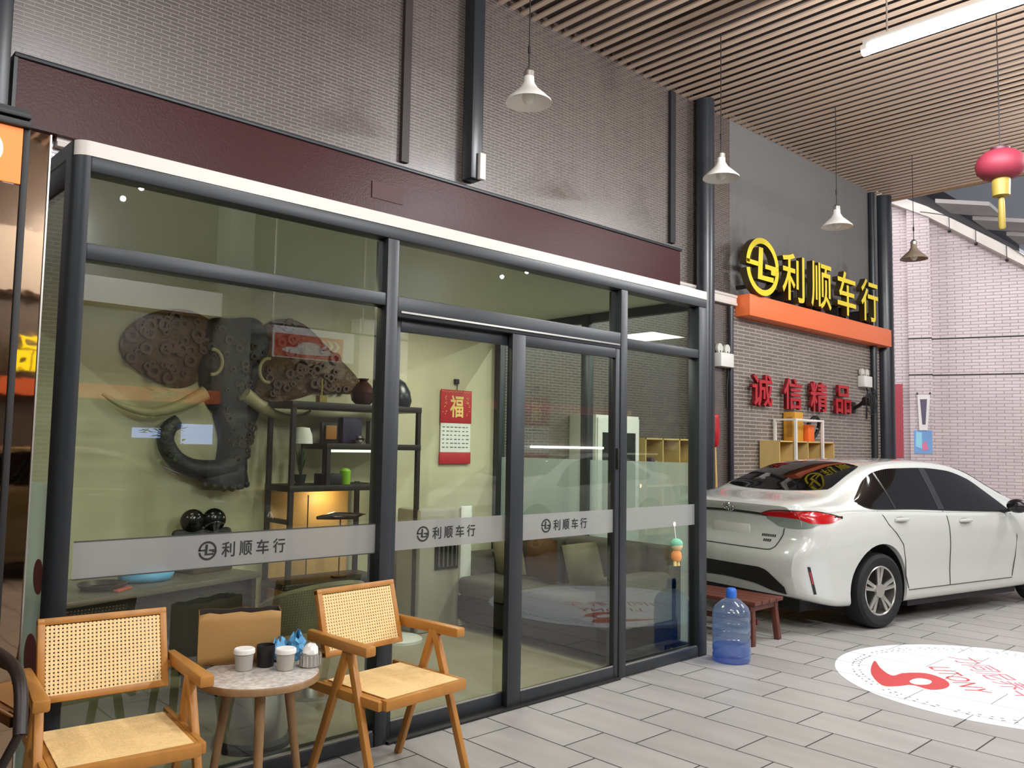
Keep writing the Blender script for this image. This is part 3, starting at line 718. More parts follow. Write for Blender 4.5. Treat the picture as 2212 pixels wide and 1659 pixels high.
for k, (yy, zz, rr) in enumerate([(0.20, 0.95, 0.07), (0.24, 0.62, 0.10), (0.19, 0.42, 0.06)]):
    mb = MB(); mb.lathe([(0.001, 0), (rr, 0), (rr, 0.002)], (-0.0545, yy, zz), 20, 'x'); mb.build('film_print', mat('rose print', rgb(190, 110, 104), 0.6), w10, loc=(0, 0, 0))

# sliding doors
def door(name, x0, x1, y0, y1, sl, sr):
    d = struct(MB().box(x0, x0 + sl, y0, y1, 0.012, 2.165, 0.004).box(x1 - sr, x1, y0, y1, 0.012, 2.165, 0.004)
               .box(x0 + sl, x1 - sr, y0, y1, 0.012, 0.085, 0.004).box(x0 + sl, x1 - sr, y0, y1, 2.10, 2.165, 0.004).build(name, M_FRAME))
    ym = (y0 + y1) / 2
    front_sheet('door_pane', x0 + sl, x1 - sr, 0.085, 2.10, ym, M_GLASS, d)
    b = front_sheet('film_band', x0 + sl, x1 - sr, 0.948, 1.098, ym - 0.004, M_FILM, d)
    MB().box(x0 + sl, x1 - sr, y0 + 0.004, y0 + 0.012, 0.085, 0.093).build('glazing_bead', M_STEEL, d, smooth=False, loc=(0, 0, 0))
    return d, b, ym - 0.0055
d1, b1, yy = door('door_1', 1.512, 2.44, 0.052, 0.090, 0.06, 0.06)
writing(b1, 1.72, 1.024, 0.066, yy)
d2, b2, yy = door('door_2', 2.345, 3.336, 0.006, 0.046, 0.108, 0.045)
writing(b2, 2.62, 1.024, 0.066, yy)
MB().box(3.296, 3.31, -0.016, 0.006, 1.36, 1.50, 0.003).build('door_handle', M_BLACK, d2, loc=(0, 0, 0))
fr('trim_threshold', [(1.512, 3.338, -0.02, 0.10, 0.0, 0.014)], 0.003, M_BLACK)

# ---- inside: elephant wall decoration on the back wall
EY = BY - 0.002
def xz(y): return lambda u, v, d: (u, y - d, v)
EO = (1.6, 2.29, 1.8)
ele = thing('elephant_wall_art', EO, 'large elephant head wall decoration with brown ears and curled dark trunk', 'wall art')
earL = [(0.887,2.163),(0.949,2.279),(1.113,2.387),(1.319,2.426),(1.489,2.374),(1.572,2.299),(1.551,2.145),(1.472,2.005),(1.393,1.901),(1.264,1.867),(1.104,1.914),(0.963,1.998),(0.900,2.071)]
earR = [(1.832,2.067),(1.866,2.313),(2.012,2.435),(2.248,2.427),(2.504,2.232),(2.751,2.025),(2.710,1.909),(2.432,1.912),(2.231,1.846),(2.000,1.806),(1.866,1.879)]
head = [(1.485,2.372),(1.642,2.400),(1.856,2.416),(1.957,2.252),(1.880,2.035),(1.843,1.860),(1.796,1.686),(1.672,1.665),(1.539,1.710),(1.458,1.838),(1.418,2.000),(1.442,2.201)]
leg = [(1.557,1.760),(1.874,1.778),(1.827,1.585),(1.783,1.398),(1.790,1.250),(1.590,1.250),(1.593,1.513)]
for nm, poly in (('ear', earL), ('ear', earR)):
    cc = np.array(poly).mean(0); pl = closedpts(poly, 5)
    mb = MB(EO)
    ring = [[(cc[0] + (u - cc[0]) * s, EY - 0.012 - 0.05 * (1 - s ** 2) + 0.010 * math.sin(14 * u + 11 * v * s), cc[1] + (v - cc[1]) * s) for u, v in pl + pl[:1]] for s in (1.0, 0.97, 0.85, 0.65, 0.4, 0.15)]
    ring.insert(0, [(u, EY, v) for u, v in pl + pl[:1]])
    mb.grid(ring); mb.build(nm, M_GEAR, ele)
    rnd = random.Random(int(cc[0] * 100)); mb = MB(EO)
    for k in range(46):
        i = rnd.randrange(len(pl)); s = rnd.random() ** 0.6 * 0.9; px, pz = cc[0] + (pl[i][0] - cc[0]) * s, cc[1] + (pl[i][1] - cc[1]) * s
        r = rnd.uniform(0.018, 0.05)
        mb.lathe([(r * 0.5, -0.0), (r * 0.5, -0.012), (r, -0.012), (r, 0.03)], (px, EY - 0.012 - 0.05 * (1 - s * s) - 0.012, pz), 10, 'y', cap=False)
    mb.build('cog', mat('cog brown %s' % nm, rgb(86, 56, 34), 0.45, noise=(9, 0.6)), ele, angle=30)
for nm, poly, dd in (('head', head, 0.10), ('trunk', leg, 0.12)):
    cc = np.array(poly).mean(0); pl = closedpts(poly, 5); mb = MB(EO)
    ring = [[(cc[0] + (u - cc[0]) * s, EY - 0.02 - dd * math.sqrt(max(0, 1 - s ** 2)), cc[1] + (v - cc[1]) * s) for u, v in pl + pl[:1]] for s in (1.0, 0.98, 0.94, 0.88, 0.8, 0.65, 0.5, 0.3, 0.02)]
    ring.insert(0, [(u, EY, v) for u, v in pl + pl[:1]])
    mb.grid(ring); o = mb.build(nm, M_ELE, ele)
    rnd = random.Random(len(nm)); mb = MB(EO)
    for k in range(26):
        i = rnd.randrange(len(pl)); s_ = rnd.random() ** 0.6 * 0.85; px, pz = cc[0] + (pl[i][0] - cc[0]) * s_, cc[1] + (pl[i][1] - cc[1]) * s_
        r = rnd.uniform(0.012, 0.035); yb = EY - 0.02 - dd * math.sqrt(1 - s_ ** 2)
        mb.lathe([(r * 0.45, 0.0), (r * 0.45, -0.012), (r, -0.012), (r, 0.03)], (px, yb - 0.002, pz), 10, 'y', cap=False)
    mb.build('cog', M_COG, o, angle=30)
    if nm == 'trunk':
        TP = [(1.665,1.34),(1.60,1.315),(1.516,1.302),(1.367,1.316),(1.252,1.380),(1.184,1.490),(1.201,1.585),(1.262,1.632)]
        sp = smoothpts([(u, 2.20, v) for u, v in TP], 5)
        MB(EO).tube(sp, [0.075 - 0.025 * i / len(sp) for i in range(len(sp))], 14).build('curled_tip', M_ELE, o)
        mb = MB(EO)
        mb.lathe([(0.14, 0.10), (0.17, 0.04), (0.185, -0.03), (0.15, -0.09), (0.05, -0.1)], (1.615, 2.22, 1.25), 22, sy=0.45)
        for k in range(6):
            mb.ball((1.46 + k * 0.062, 2.135 + 0.02 * abs(k - 2.5), 1.165 + 0.012 * abs(k - 2.5)), 0.026, 10)
        mb.build('foot', M_ELE, o)
for pts in ([(1.430,1.840),(1.274,1.746),(1.090,1.691),(0.909,1.720),(0.776,1.798)], [(1.720,1.845),(1.892,1.740),(2.043,1.695),(2.20,1.70),(2.30,1.75)]):
    sp = smoothpts([(u, 2.16 + 0.10 * i / 5, v) for i, (u, v) in enumerate(pts)], 5)
    MB(EO).tube(sp, [0.052 * (1 - 0.85 * i / len(sp)) for i in range(len(sp))], 12).build('tusk', M_BONE, ele)
for cx_, cz_ in ((1.475, 2.06), (1.90, 2.03)):
    MB(EO).tube([(cx_ + 0.07 * math.cos(a), 2.17, cz_ + 0.09 * math.sin(a)) for a in [rad(-100 + 20 * k) if cx_ < 1.7 else rad(80 + 20 * k) for k in range(11)]], 0.013, 8).build('eye_ring', M_BONE, ele)

# ---- black ladder shelf with ornaments
SX0, SX1, SY0, SY1 = 1.96, 3.10, 1.86, 2.20
SO = (2.5, 2.0, 0.012)
t = thing('ladder_shelf', SO, 'black metal display shelf standing against the office back wall', 'shelf')
M_SB = mat('black brown steel', rgb(34, 27, 24), 0.45)
for xx, yy, z0, z1 in ((1.95, SY0, 0.012, 1.80), (1.95, SY1, 0.012, 1.80), (3.06, SY0, 0.012, 1.80), (3.06, SY1, 0.012, 1.80), (2.24, SY0, 1.18, 1.50), (2.42, SY1, 1.18, 1.50), (2.72, SY0, 0.012, 1.2), (2.72, SY1, 0.012, 1.2)):
    MB(SO).box(xx - 0.016, xx + 0.016, yy - 0.016, yy + 0.016, z0, z1).build('post', M_SB, t, smooth=False)
for x0, x1, z in ((1.93, 3.08, 1.80), (2.22, 3.08, 1.50), (1.93, 2.74, 1.195), (1.93, 2.74, 0.50)):
    MB(SO).box(x0, x1, SY0 - 0.018, SY1 + 0.018, z - 0.045, z, 0.003).build('board', M_SB, t)
MB(SO).box(1.93, 1.97, SY0, SY1, 0.92, 0.95).build('side_rail', M_SB, t, smooth=False)
MB(SO).box(2.30, 2.86, SY0 + 0.06, SY0 + 0.10, 1.435, 1.455).build('under_light', mat('shelf light', (1, 1, 1, 1), 0.5, emit=rgb(220, 225, 200), es=1.5), t, smooth=False)
def item(name, mb, m, label, cat, group=None, z=None):
    return tag(mb.build(name, m), label, cat, group)
o = MB((1.99, 2.0, 1.50)).lathe([(0.055, 0.0), (0.065, 0.03), (0.052, 0.10), (0.02, 0.115)], (1.95, 1.83, 1.50), 18); 
t = thing('small_lamp', (2.06, 1.92, 1.195), 'small white shaded lamp standing on a thin pole in the display shelf', 'lamp')
MB((0, 0, 0)).tube([(0, 0, 0.001), (0, 0, 0.34)], 0.008, 8).lathe([(0.05, 0.001), (0.05, 0.012), (0.01, 0.018)], (0, 0, 0), 16).build('pole', M_SB, t)
MB((0, 0, 0)).lathe([(0.075, 0.30), (0.07, 0.36), (0.05, 0.415), (0.01, 0.42)], (0, 0, 0), 20, cap=False).build('shade', M_PAPER, t)
o.bm.free()
tag(MB((2.30, 2.0, 1.50)).box(2.24, 2.38, 1.96, 1.99, 1.501, 1.66, 0.004).build('picture_frame', M_SB), 'small framed picture with an amber centre on the upper board of the display shelf', 'picture frame')
pf = C.objects[-1] if False else None
tag(MB((2.31, 1.94, 1.50)).box(2.265, 2.355, 1.935, 1.95, 1.53, 1.635, 0.003).build('amber_plaque', mat('amber', rgb(168, 112, 44), 0.4)), 'amber plaque leaning in front of the small picture frame', 'plaque')
tag(MB((2.50, 2.0, 1.50)).box(2.43, 2.60, 1.97, 2.05, 1.501, 1.70, 0.004).build('gift_box', mat('dark violet box', rgb(60, 54, 84), 0.4)), 'dark violet box standing in the middle of the upper board of the display shelf', 'box')
tag(MB((2.75, 2.0, 1.50)).box(2.68, 2.82, 1.98, 2.04, 1.501, 1.68, 0.004).build('gift_box', mat('grey card box', rgb(120, 116, 110), 0.5)), 'grey box on the upper board of the display shelf, right of the violet box', 'box')
mb = MB((2.53, 1.9, 1.50)); mb.lathe([(0.04, 0.001), (0.055, 0.03), (0.03, 0.05), (0.035, 0.06)], (2.53, 1.90, 1.50), 16)
tag(mb.build('silver_bowl', M_CHROME), 'small silver bowl in front of the violet box on the display shelf', 'bowl')
mb = MB((2.72, 1.9, 1.50)); mb.lathe([(0.05, 0.001), (0.06, 0.025), (0.025, 0.04), (0.02, 0.06)], (2.72, 1.90, 1.50), 16)
tag(mb.build('silver_bowl', M_CHROME), 'small silver bowl in front of the grey box on the display shelf', 'bowl')
mb = MB((2.39, 2.0, 1.195)); mb.lathe([(0.04, 0.001), (0.042, 0.10), (0.03, 0.115), (0.012, 0.12)], (2.43, 1.92, 1.195), 16)
tag(mb.build('tin', M_BOTTLE), 'lime green tin on the middle board of the display shelf', 'tin')
tag(MB((2.29, 1.95, 1.195)).box(2.21, 2.38, 1.88, 2.0, 1.196, 1.275, 0.006).build('black_case', M_BLACK), 'low black case beside the lime green tin on the display shelf', 'case')
t = thing('small_plant', (2.13, 2.06, 1.196), 'small dark green plant in a pot at the left of the display shelf', 'plant')
MB().lathe([(0.035, 0.001), (0.048, 0.07), (0.04, 0.07)], (0, 0, 0), 16).build('pot', mat('dark pot', rgb(60, 66, 60), 0.5), t)
mb = MB(); rnd = random.Random(3)
for k in range(16):
    a = rnd.uniform(0, 6.28); r = rnd.uniform(0.02, 0.055); h = rnd.uniform(0.12, 0.24); dx, dy = math.cos(a), math.sin(a)
    mb.grid([[(dx * r * q - dy * 0.012 * math.sin(PI * q + 0.1), dy * r * q + dx * 0.012 * math.sin(PI * q + 0.1), 0.06 + h * q), (dx * r * q + dy * 0.012 * math.sin(PI * q + 0.1), dy * r * q - dx * 0.012 * math.sin(PI * q + 0.1), 0.06 + h * q)] for q in (0, 0.3, 0.6, 1.0)])
mb.build('leaves', M_GREEN, t)
# ornaments on the top board
tag(MB((2.30, 2.0, 1.80)).box(2.24, 2.30, 2.0, 2.06, 1.801, 1.86).tube([(2.27, 2.03, 1.86), (2.27, 2.03, 1.99)], 0.008, 8).build('trophy', M_GOLD), 'small gold trophy on top of the display shelf', 'trophy')
mb = MB((2.62, 2.0, 1.80)); mb.lathe([(0.05, 0.001), (0.09, 0.04), (0.10, 0.10), (0.06, 0.16), (0.03, 0.19), (0.045, 0.21)], (2.62, 2.0, 1.80), 20)
tag(mb.build('vase', mat('maroon glaze', rgb(62, 26, 24), 0.25)), 'round dark maroon vase on top of the display shelf', 'vase')
mb = MB((2.92, 2.0, 1.80)); mb.lathe([(0.10, 0.001), (0.115, 0.05), (0.10, 0.13), (0.06, 0.20), (0.02, 0.23)], (2.95, 2.0, 1.80), 20)
tag(mb.build('jar', mat('dark navy jar', rgb(26, 30, 40), 0.3)), 'dark navy domed jar at the right end of the display shelf top', 'jar')
tag(MB((2.78, 1.95, 1.80)).box(2.74, 2.82, 1.93, 1.96, 1.801, 1.90, 0.003).build('card_stand', mat('cream card', rgb(206, 196, 140), 0.6)), 'small cream card stand between the maroon vase and navy jar', 'card stand')
# warm pine cabinet behind the lower shelf
t = tag(MB((2.45, 2.25, 0.012)).box(1.99, 2.66, 2.23, 2.298, 0.013, 1.13, 0.004).build('pine_cabinet', M_WARM), 'warm lit pine panel cabinet behind the lower half of the display shelf', 'cabinet')
MB((2.45, 2.25, 0.012)).box(2.30, 2.306, 2.226, 2.232, 0.05, 1.1).build('gap', M_SEAM, t, smooth=False)
l = bpy.data.lights.new('shelf_spot', 'POINT'); l.energy = 2.2; l.color = (1, 0.78, 0.45); l.shadow_soft_size = 0.03
o = bpy.data.objects.new('shelf_spot', l); C.objects.link(o); o.location = (2.42, 2.08, 1.10)
# toy plane model under the shelf
mb = MB((2.42, 1.95, 0.95)); mb.tube([(2.22, 1.95, 0.95), (2.36, 1.95, 0.96), (2.54, 1.95, 0.95), (2.62, 1.95, 0.96)], [0.012, 0.03, 0.025, 0.008], 10).bar((2.36, 1.86, 0.955), (2.36, 2.06, 0.955), 0.07, 0.008).bar((2.60, 1.91, 0.962), (2.60, 2.0, 0.962), 0.04, 0.006)
mb.tube([(2.42, 1.95, 0.50), (2.42, 1.95, 0.94)], 0.006, 6).lathe([(0.06, 0.501), (0.06, 0.515)], (2.42, 1.95, 0), 16)
tag(mb.build('plane_model', mat('dark bronze', rgb(54, 36, 22), 0.4)), 'dark model plane on a thin stand before the warm pine panel', 'model plane')

# ---- hanging wall calendar
CAL = (3.80, 2.285, 1.68)
t = thing('wall_calendar', CAL, 'red hanging wall calendar with a gold 福 and white date sheet', 'calendar')
M_CR = mat('calendar red', rgb(186, 34, 44), 0.5)
MB(CAL).box(3.615, 3.975, 2.272, 2.284, 1.70, 2.00, 0.004).build('top_sheet', M_CR, t)
MB(CAL).box(3.622, 3.968, 2.276, 2.284, 1.44, 1.70).build('date_sheet', M_PAPER, t, smooth=False)
MB(CAL).box(3.615, 3.975, 2.274, 2.284, 1.335, 1.44, 0.003).build('bottom_sheet', M_CR, t)
MB(CAL).tube([(3.795, 2.27, 2.0), (3.795, 2.27, 2.06)], 0.004, 6).box(3.775, 3.815, 2.262, 2.298, 2.055, 2.10, 0.004).build('hook', M_BLACK, t)
mb = MB(CAL); mb.prism([(3.795 + 0.115 * math.cos(k * PI / 4), 1.852 + 0.135 * math.sin(k * PI / 4)) for k in range(8)][::1], 0.002, lambda u, v, d: (u, 2.272 - d, v))
glyph('gold_character', '福', 0.155, 0.20, 0.002, mat('gold print', rgb(236, 206, 120), 0.5), (3.795, 2.271, 1.852), parent=t, ploc=CAL, bold=0.02)
mb.bm.free()
mb = MB(CAL); rnd = random.Random(5)
for r in range(6):
    for c in range(7):
        wdt = rnd.uniform(0.018, 0.034); x0 = 3.640 + c * 0.046; z0 = 1.668 - r * 0.036
        mb.box(x0, x0 + wdt, 2.2745, 2.2755, z0 - 0.008, z0)
mb.build('date_print', mat('grey print and projection', rgb(96, 92, 88), 0.7), t, smooth=False)
mb = MB(CAL); rnd = random.Random(8)
for sx in (-1, 1):
    for k in range(14):
        mb.ball((3.795 + sx * (0.135 + rnd.uniform(-0.02, 0.02)), 2.271, 1.85 + rnd.uniform(-0.09, 0.09)), 0.005, 6)
for k in range(22): mb.ball((3.63 + k * 0.0157, 2.271, 1.985 - 0.006 * (k % 2)), 0.004, 6)
mb.build('gold_flower', mat('gold print', rgb(236, 206, 120), 0.5), t)

# ---- white floor air conditioner with dark grille
AC = (3.25, 1.95, 0.012)
t = thing('floor_air_conditioner', AC, 'tall floor standing air conditioner with a dark grille behind the left sliding door', 'air conditioner')
MB(AC).box(3.06, 3.56, 1.80, 2.12, 0.013, 0.985, 0.02).build('body', mat('warm grey casing', rgb(166, 160, 144), 0.4), t)
MB(AC).box(3.47, 3.585, 1.785, 1.80, 0.03, 1.0, 0.004).build('side_strip', M_WHITE, t)
g = MB(AC).box(3.21, 3.45, 1.79, 1.80, 0.50, 0.90).build('grille', M_BLACK, t, smooth=False)
mb = MB(AC)
for k in range(5): mb.box(3.235 + k * 0.045, 3.25 + k * 0.045, 1.78, 1.79, 0.52, 0.88)
mb.build('bar', M_STEEL, g, smooth=False)
tag(MB((2.83, 1.75, 0.012)).lathe([(0.16, 0.013), (0.16, 0.035), (0.14, 0.05), (0.03, 0.06)], (2.83, 1.70, 0.0), 24).build('floor_stand', M_WHITE), 'round white stand on the office floor in front of the air conditioner', 'stand base')

# ---- grey sofa along the frosted side wall
SFO = (3.85, 1.15, 0.012)
t = thing('sofa', SFO, 'long grey fabric sofa along the frosted right wall of the office', 'sofa')
MB(SFO).box(3.46, 4.20, 0.14, 1.98, 0.08, 0.28, 0.02).build('base', mat('dark sofa base', rgb(40, 38, 34), 0.9), t)
for y0, y1 in ((0.34, 1.06), (1.07, 1.79)):
    MB(SFO).box(3.44, 3.98, y0, y1, 0.28, 0.43, 0.04, seg=3).build('seat_cushion', M_SOFA, t)
    MB(SFO).box(3.92, 4.12, y0, y1, 0.40, 0.80, 0.05, seg=3).build('back_cushion', M_SOFA, t)
MB(SFO).box(4.08, 4.24, 0.14, 1.98, 0.08, 0.78, 0.03).build('back', M_SOFA, t)
for y0, y1 in ((0.14, 0.34), (1.79, 1.99)):
    MB(SFO).box(3.46, 4.20, y0, y1, 0.08, 0.60, 0.04, seg=3).build('arm', M_SOFA, t)
for xx in (3.52, 4.14):
    for yy in (0.20, 1.92): MB(SFO).tube([(xx, yy, 0.013), (xx, yy, 0.08)], 0.022, 10).build('leg', M_BLACK, t)
def cushion(loc, rot, m, label, s=0.20):
    mb = MB()
    for sg in (-1, 1):
        mb.grid([[(u * s, sg * 0.055 * (1 - abs(u) ** 2.5) * (1 - abs(v) ** 2.5) ** 1, v * s) for u in [-1 + i / 5 for i in range(11)]] for v in [-1 + j / 5 for j in range(11)]])
    o = mb.build('cushion', m); o.location = loc; o.rotation_euler = rot
    tag(o, label, 'cushion', 'cushions on the office sofa')
cushion((3.80, 1.57, 0.64), (rad(-8), rad(6), rad(84)), M_CUSH, 'beige cushion at the far end of the grey sofa')
cushion((3.79, 1.17, 0.62), (rad(-8), rad(-8), rad(88)), M_BROWNC, 'dark brown cushion beside the beige one on the grey sofa', 0.18)
cushion((3.79, 0.72, 0.61), (rad(-8), rad(10), rad(94)), mat('pale cushion', rgb(150, 144, 122), 0.9), 'pale grey cushion at the near end of the grey sofa', 0.17)

# ---- desk along the left front with clutter, task chair, round chair, steel bin
DO = (0.75, 0.9, 0.012)
t = thing('desk', DO, 'grey office desk just behind the left window pane', 'desk')
rz = rad(16)
def dsk(p):
    return (0.80 + math.cos(rz) * p[0] - math.sin(rz) * p[1], 0.98 + math.sin(rz) * p[0] + math.cos(rz) * p[1], p[2])
DM = Matrix.Translation((0.80, 0.98, 0)) @ Matrix.Rotation(rz, 4, 'Z')
MB(DO).box(-0.72, 0.50, -0.12, 0.50, 0.72, 0.75, 0.004, DM).build('desktop', M_DESK, t)
for xx in (-0.68, 0.45):
    MB(DO).box(xx, xx + 0.03, -0.10, 0.48, 0.013, 0.72, 0.0, DM).build('side_panel', mat('dark desk panel', rgb(46, 42, 36), 0.5), t, smooth=False)
MB(DO).box(-0.65, 0.45, -0.06, -0.04, 0.30, 0.72, 0.0, DM).build('modesty_panel', mat('dark desk panel', rgb(46, 42, 36), 0.5), t, smooth=False)
def on_desk(u, v): q = dsk((u, v, 0)); return q[0], q[1]
x_, y_ = on_desk(-0.08, 0.12)
mb = MB((x_, y_, 0.75)); rnd = random.Random(2)
mb.lathe([(0.02, 0.001), (0.13, 0.004), (0.14, 0.03), (0.09, 0.06), (0.03, 0.075)], (x_, y_, 0.75), 14, sy=0.6)
for v in mb.bm.verts: v.co += Vector((rnd.uniform(-1, 1), rnd.uniform(-1, 1), rnd.uniform(-0.1, 1))) * 0.012 if v.co.z > 0.005 else Vector((0, 0, 0))
tag(mb.build('plastic_bag', M_BLUECLOTH, angle=80), 'crumpled blue plastic bag lying on the office desk', 'bag')
x_, y_ = on_desk(-0.36, 0.08)
tag(MB((x_, y_, 0.75)).lathe([(0.001, 0.001), (0.10, 0.002), (0.12, 0.03), (0.115, 0.03), (0.09, 0.008)], (x_, y_, 0.75), 20, cap=False).build('tray', mat('dark tea tray', rgb(50, 40, 32), 0.35)), 'dark round tea tray on the left of the office desk', 'tray')
x_, y_ = on_desk(-0.33, -0.04)
tag(MB((x_, y_, 0.75)).box(-0.06, 0.06, -0.015, 0.015, 0.001, 0.012, 0.003, Matrix.Translation((x_, y_, 0.75)) @ Matrix.Rotation(0.7, 4, 'Z')).build('lighter_box', mat('orange red card', rgb(190, 84, 50), 0.5)), 'small orange red packet beside the tea tray on the desk', 'packet')
x_, y_ = on_desk(0.34, 0.2)
tag(MB((x_, y_, 0.75)).box(-0.14, 0.14, -0.1, 0.1, 0.001, 0.05, 0.006, Matrix.Translation((x_, y_, 0.75)) @ Matrix.Rotation(0.3, 4, 'Z')).build('tea_box', mat('brown card', rgb(92, 74, 50), 0.6)), 'flat brown box on the right side of the office desk', 'box')
# office chair with a two-lobed headrest
CXX = 1.445
OC = (CXX, 1.99, 0.012)
t = thing('office_chair', OC, 'black office chair with a two-lobed headrest showing above the film band', 'chair')
mb = MB(OC)
for k in range(5):
    a = k * 2 * PI / 5; mb.bar((CXX, 1.99, 0.09), (CXX + 0.28 * math.cos(a), 1.99 + 0.28 * math.sin(a), 0.07), 0.05, 0.035, w2=0.03, t2=0.025)
    mb.ball((CXX + 0.28 * math.cos(a), 1.99 + 0.28 * math.sin(a), 0.04), 0.03, 10)
mb.tube([(CXX, 1.99, 0.08), (CXX, 1.99, 0.42)], 0.025, 12).build('base', M_BLACK, t)
MB(OC).box(CXX - 0.23, CXX + 0.23, 1.75, 2.17, 0.42, 0.50, 0.035).build('seat', M_BLACK, t)
MB(OC).box(CXX - 0.21, CXX + 0.21, 2.12, 2.18, 0.52, 0.90, 0.03).bar((CXX, 2.17, 0.45), (CXX, 2.17, 0.6), 0.08, 0.03, (0, 1, 0)).build('backrest', M_BLACK, t)
for s in (-1, 1):
    MB(OC).ball((CXX + s * 0.075, 2.14, 0.955), 0.085, 20, sx=1.0, sy=0.7, sz=0.95).build('headrest', mat('glossy black vinyl', rgb(16, 15, 14), 0.18), t)
# round-backed tub chair
RCp = (1.66, 1.02, 0.012)
t = thing('tub_chair', RCp, 'olive beige round-backed tub chair seen through the left pane above the table', 'chair')
mb = MB(RCp); A = [rad(150 + 12 * k) for k in range(21)]
def tub(a, r, z): return (1.66 + r * math.cos(a), 1.02 + r * 0.9 * math.sin(a), z)
hh = [0.50 + 0.20 * math.sin(PI * k / 20) for k in range(21)]
mb.grid([[tub(a, 0.30, 0.30) for a in A], [tub(a, 0.33, 0.4) for a in A], [tub(a, 0.34, h - 0.02) for a, h in zip(A, hh)], [tub(a, 0.32, h) for a, h in zip(A, hh)], [tub(a, 0.29, h - 0.02) for a, h in zip(A, hh)], [tub(a, 0.27, 0.42) for a in A]])
mb.build('backrest', mat('olive vinyl', rgb(122, 116, 90), 0.5), t)
MB(RCp).lathe([(0.26, 0.30), (0.29, 0.33), (0.29, 0.41), (0.26, 0.44), (0.02, 0.45)], (1.66, 1.02, 0), 28).build('seat', mat('dark brown vinyl', rgb(58, 38, 30), 0.5), t)
MB(RCp).lathe([(0.22, 0.013), (0.22, 0.03), (0.04, 0.05), (0.04, 0.30)], (1.66, 1.02, 0), 24).build('pedestal', M_STEEL, t)
BN = (1.00, 0.42, 0.012)
t = thing('pedal_bin', BN, 'round stainless steel bin with a black base behind the glass under the table', 'bin')
MB(BN).lathe([(0.17, 0.055), (0.17, 0.42)], (1.00, 0.42, 0), 32).build('body', M_STEEL, t)
MB(BN).lathe([(0.19, 0.013), (0.19, 0.04), (0.175, 0.056)], (1.00, 0.42, 0), 32).build('base', M_BLACK, t)
MB(BN).lathe([(0.172, 0.42), (0.172, 0.44), (0.12, 0.47), (0.01, 0.48)], (1.00, 0.42, 0), 32).build('lid', M_BLACK, t)

# ---- small hanging toy on the right pane
TY = (3.99, 0.02, 0.76)
t = thing('hanging_toy', TY, 'small plush doll with a green cap and orange jacket hanging on the right pane', 'toy')
MB(TY).ball((3.99, 0.012, 0.815), 0.042, 16).build('head', mat('pale plush', rgb(222, 196, 150), 0.8), t)
MB(TY).ball((3.99, 0.014, 0.828), 0.045, 16, sz=0.85).build('cap', mat('mint plush', rgb(128, 196, 166), 0.8), t)
MB(TY).lathe([(0.022, 0.785), (0.036, 0.76), (0.038, 0.73), (0.03, 0.71)], (3.99, 0.015, 0), 16).build('jacket', mat('orange plush', rgb(234, 156, 92), 0.8), t)
for lx in (-1, 1): MB(TY).tube([(3.99 + lx * 0.015, 0.015, 0.715), (3.99 + lx * 0.02, 0.012, 0.672)], 0.012, 8).build('leg', mat('pale yellow plush', rgb(232, 214, 140), 0.8), t)
MB(TY).tube([(3.99, 0.02, 0.86), (3.99, 0.035, 0.96)], 0.003, 6).lathe([(0.018, 0.0), (0.014, 0.01)], (3.99, 0.032, 0.965), 12, 'y').build('cord', M_PAPER, t)

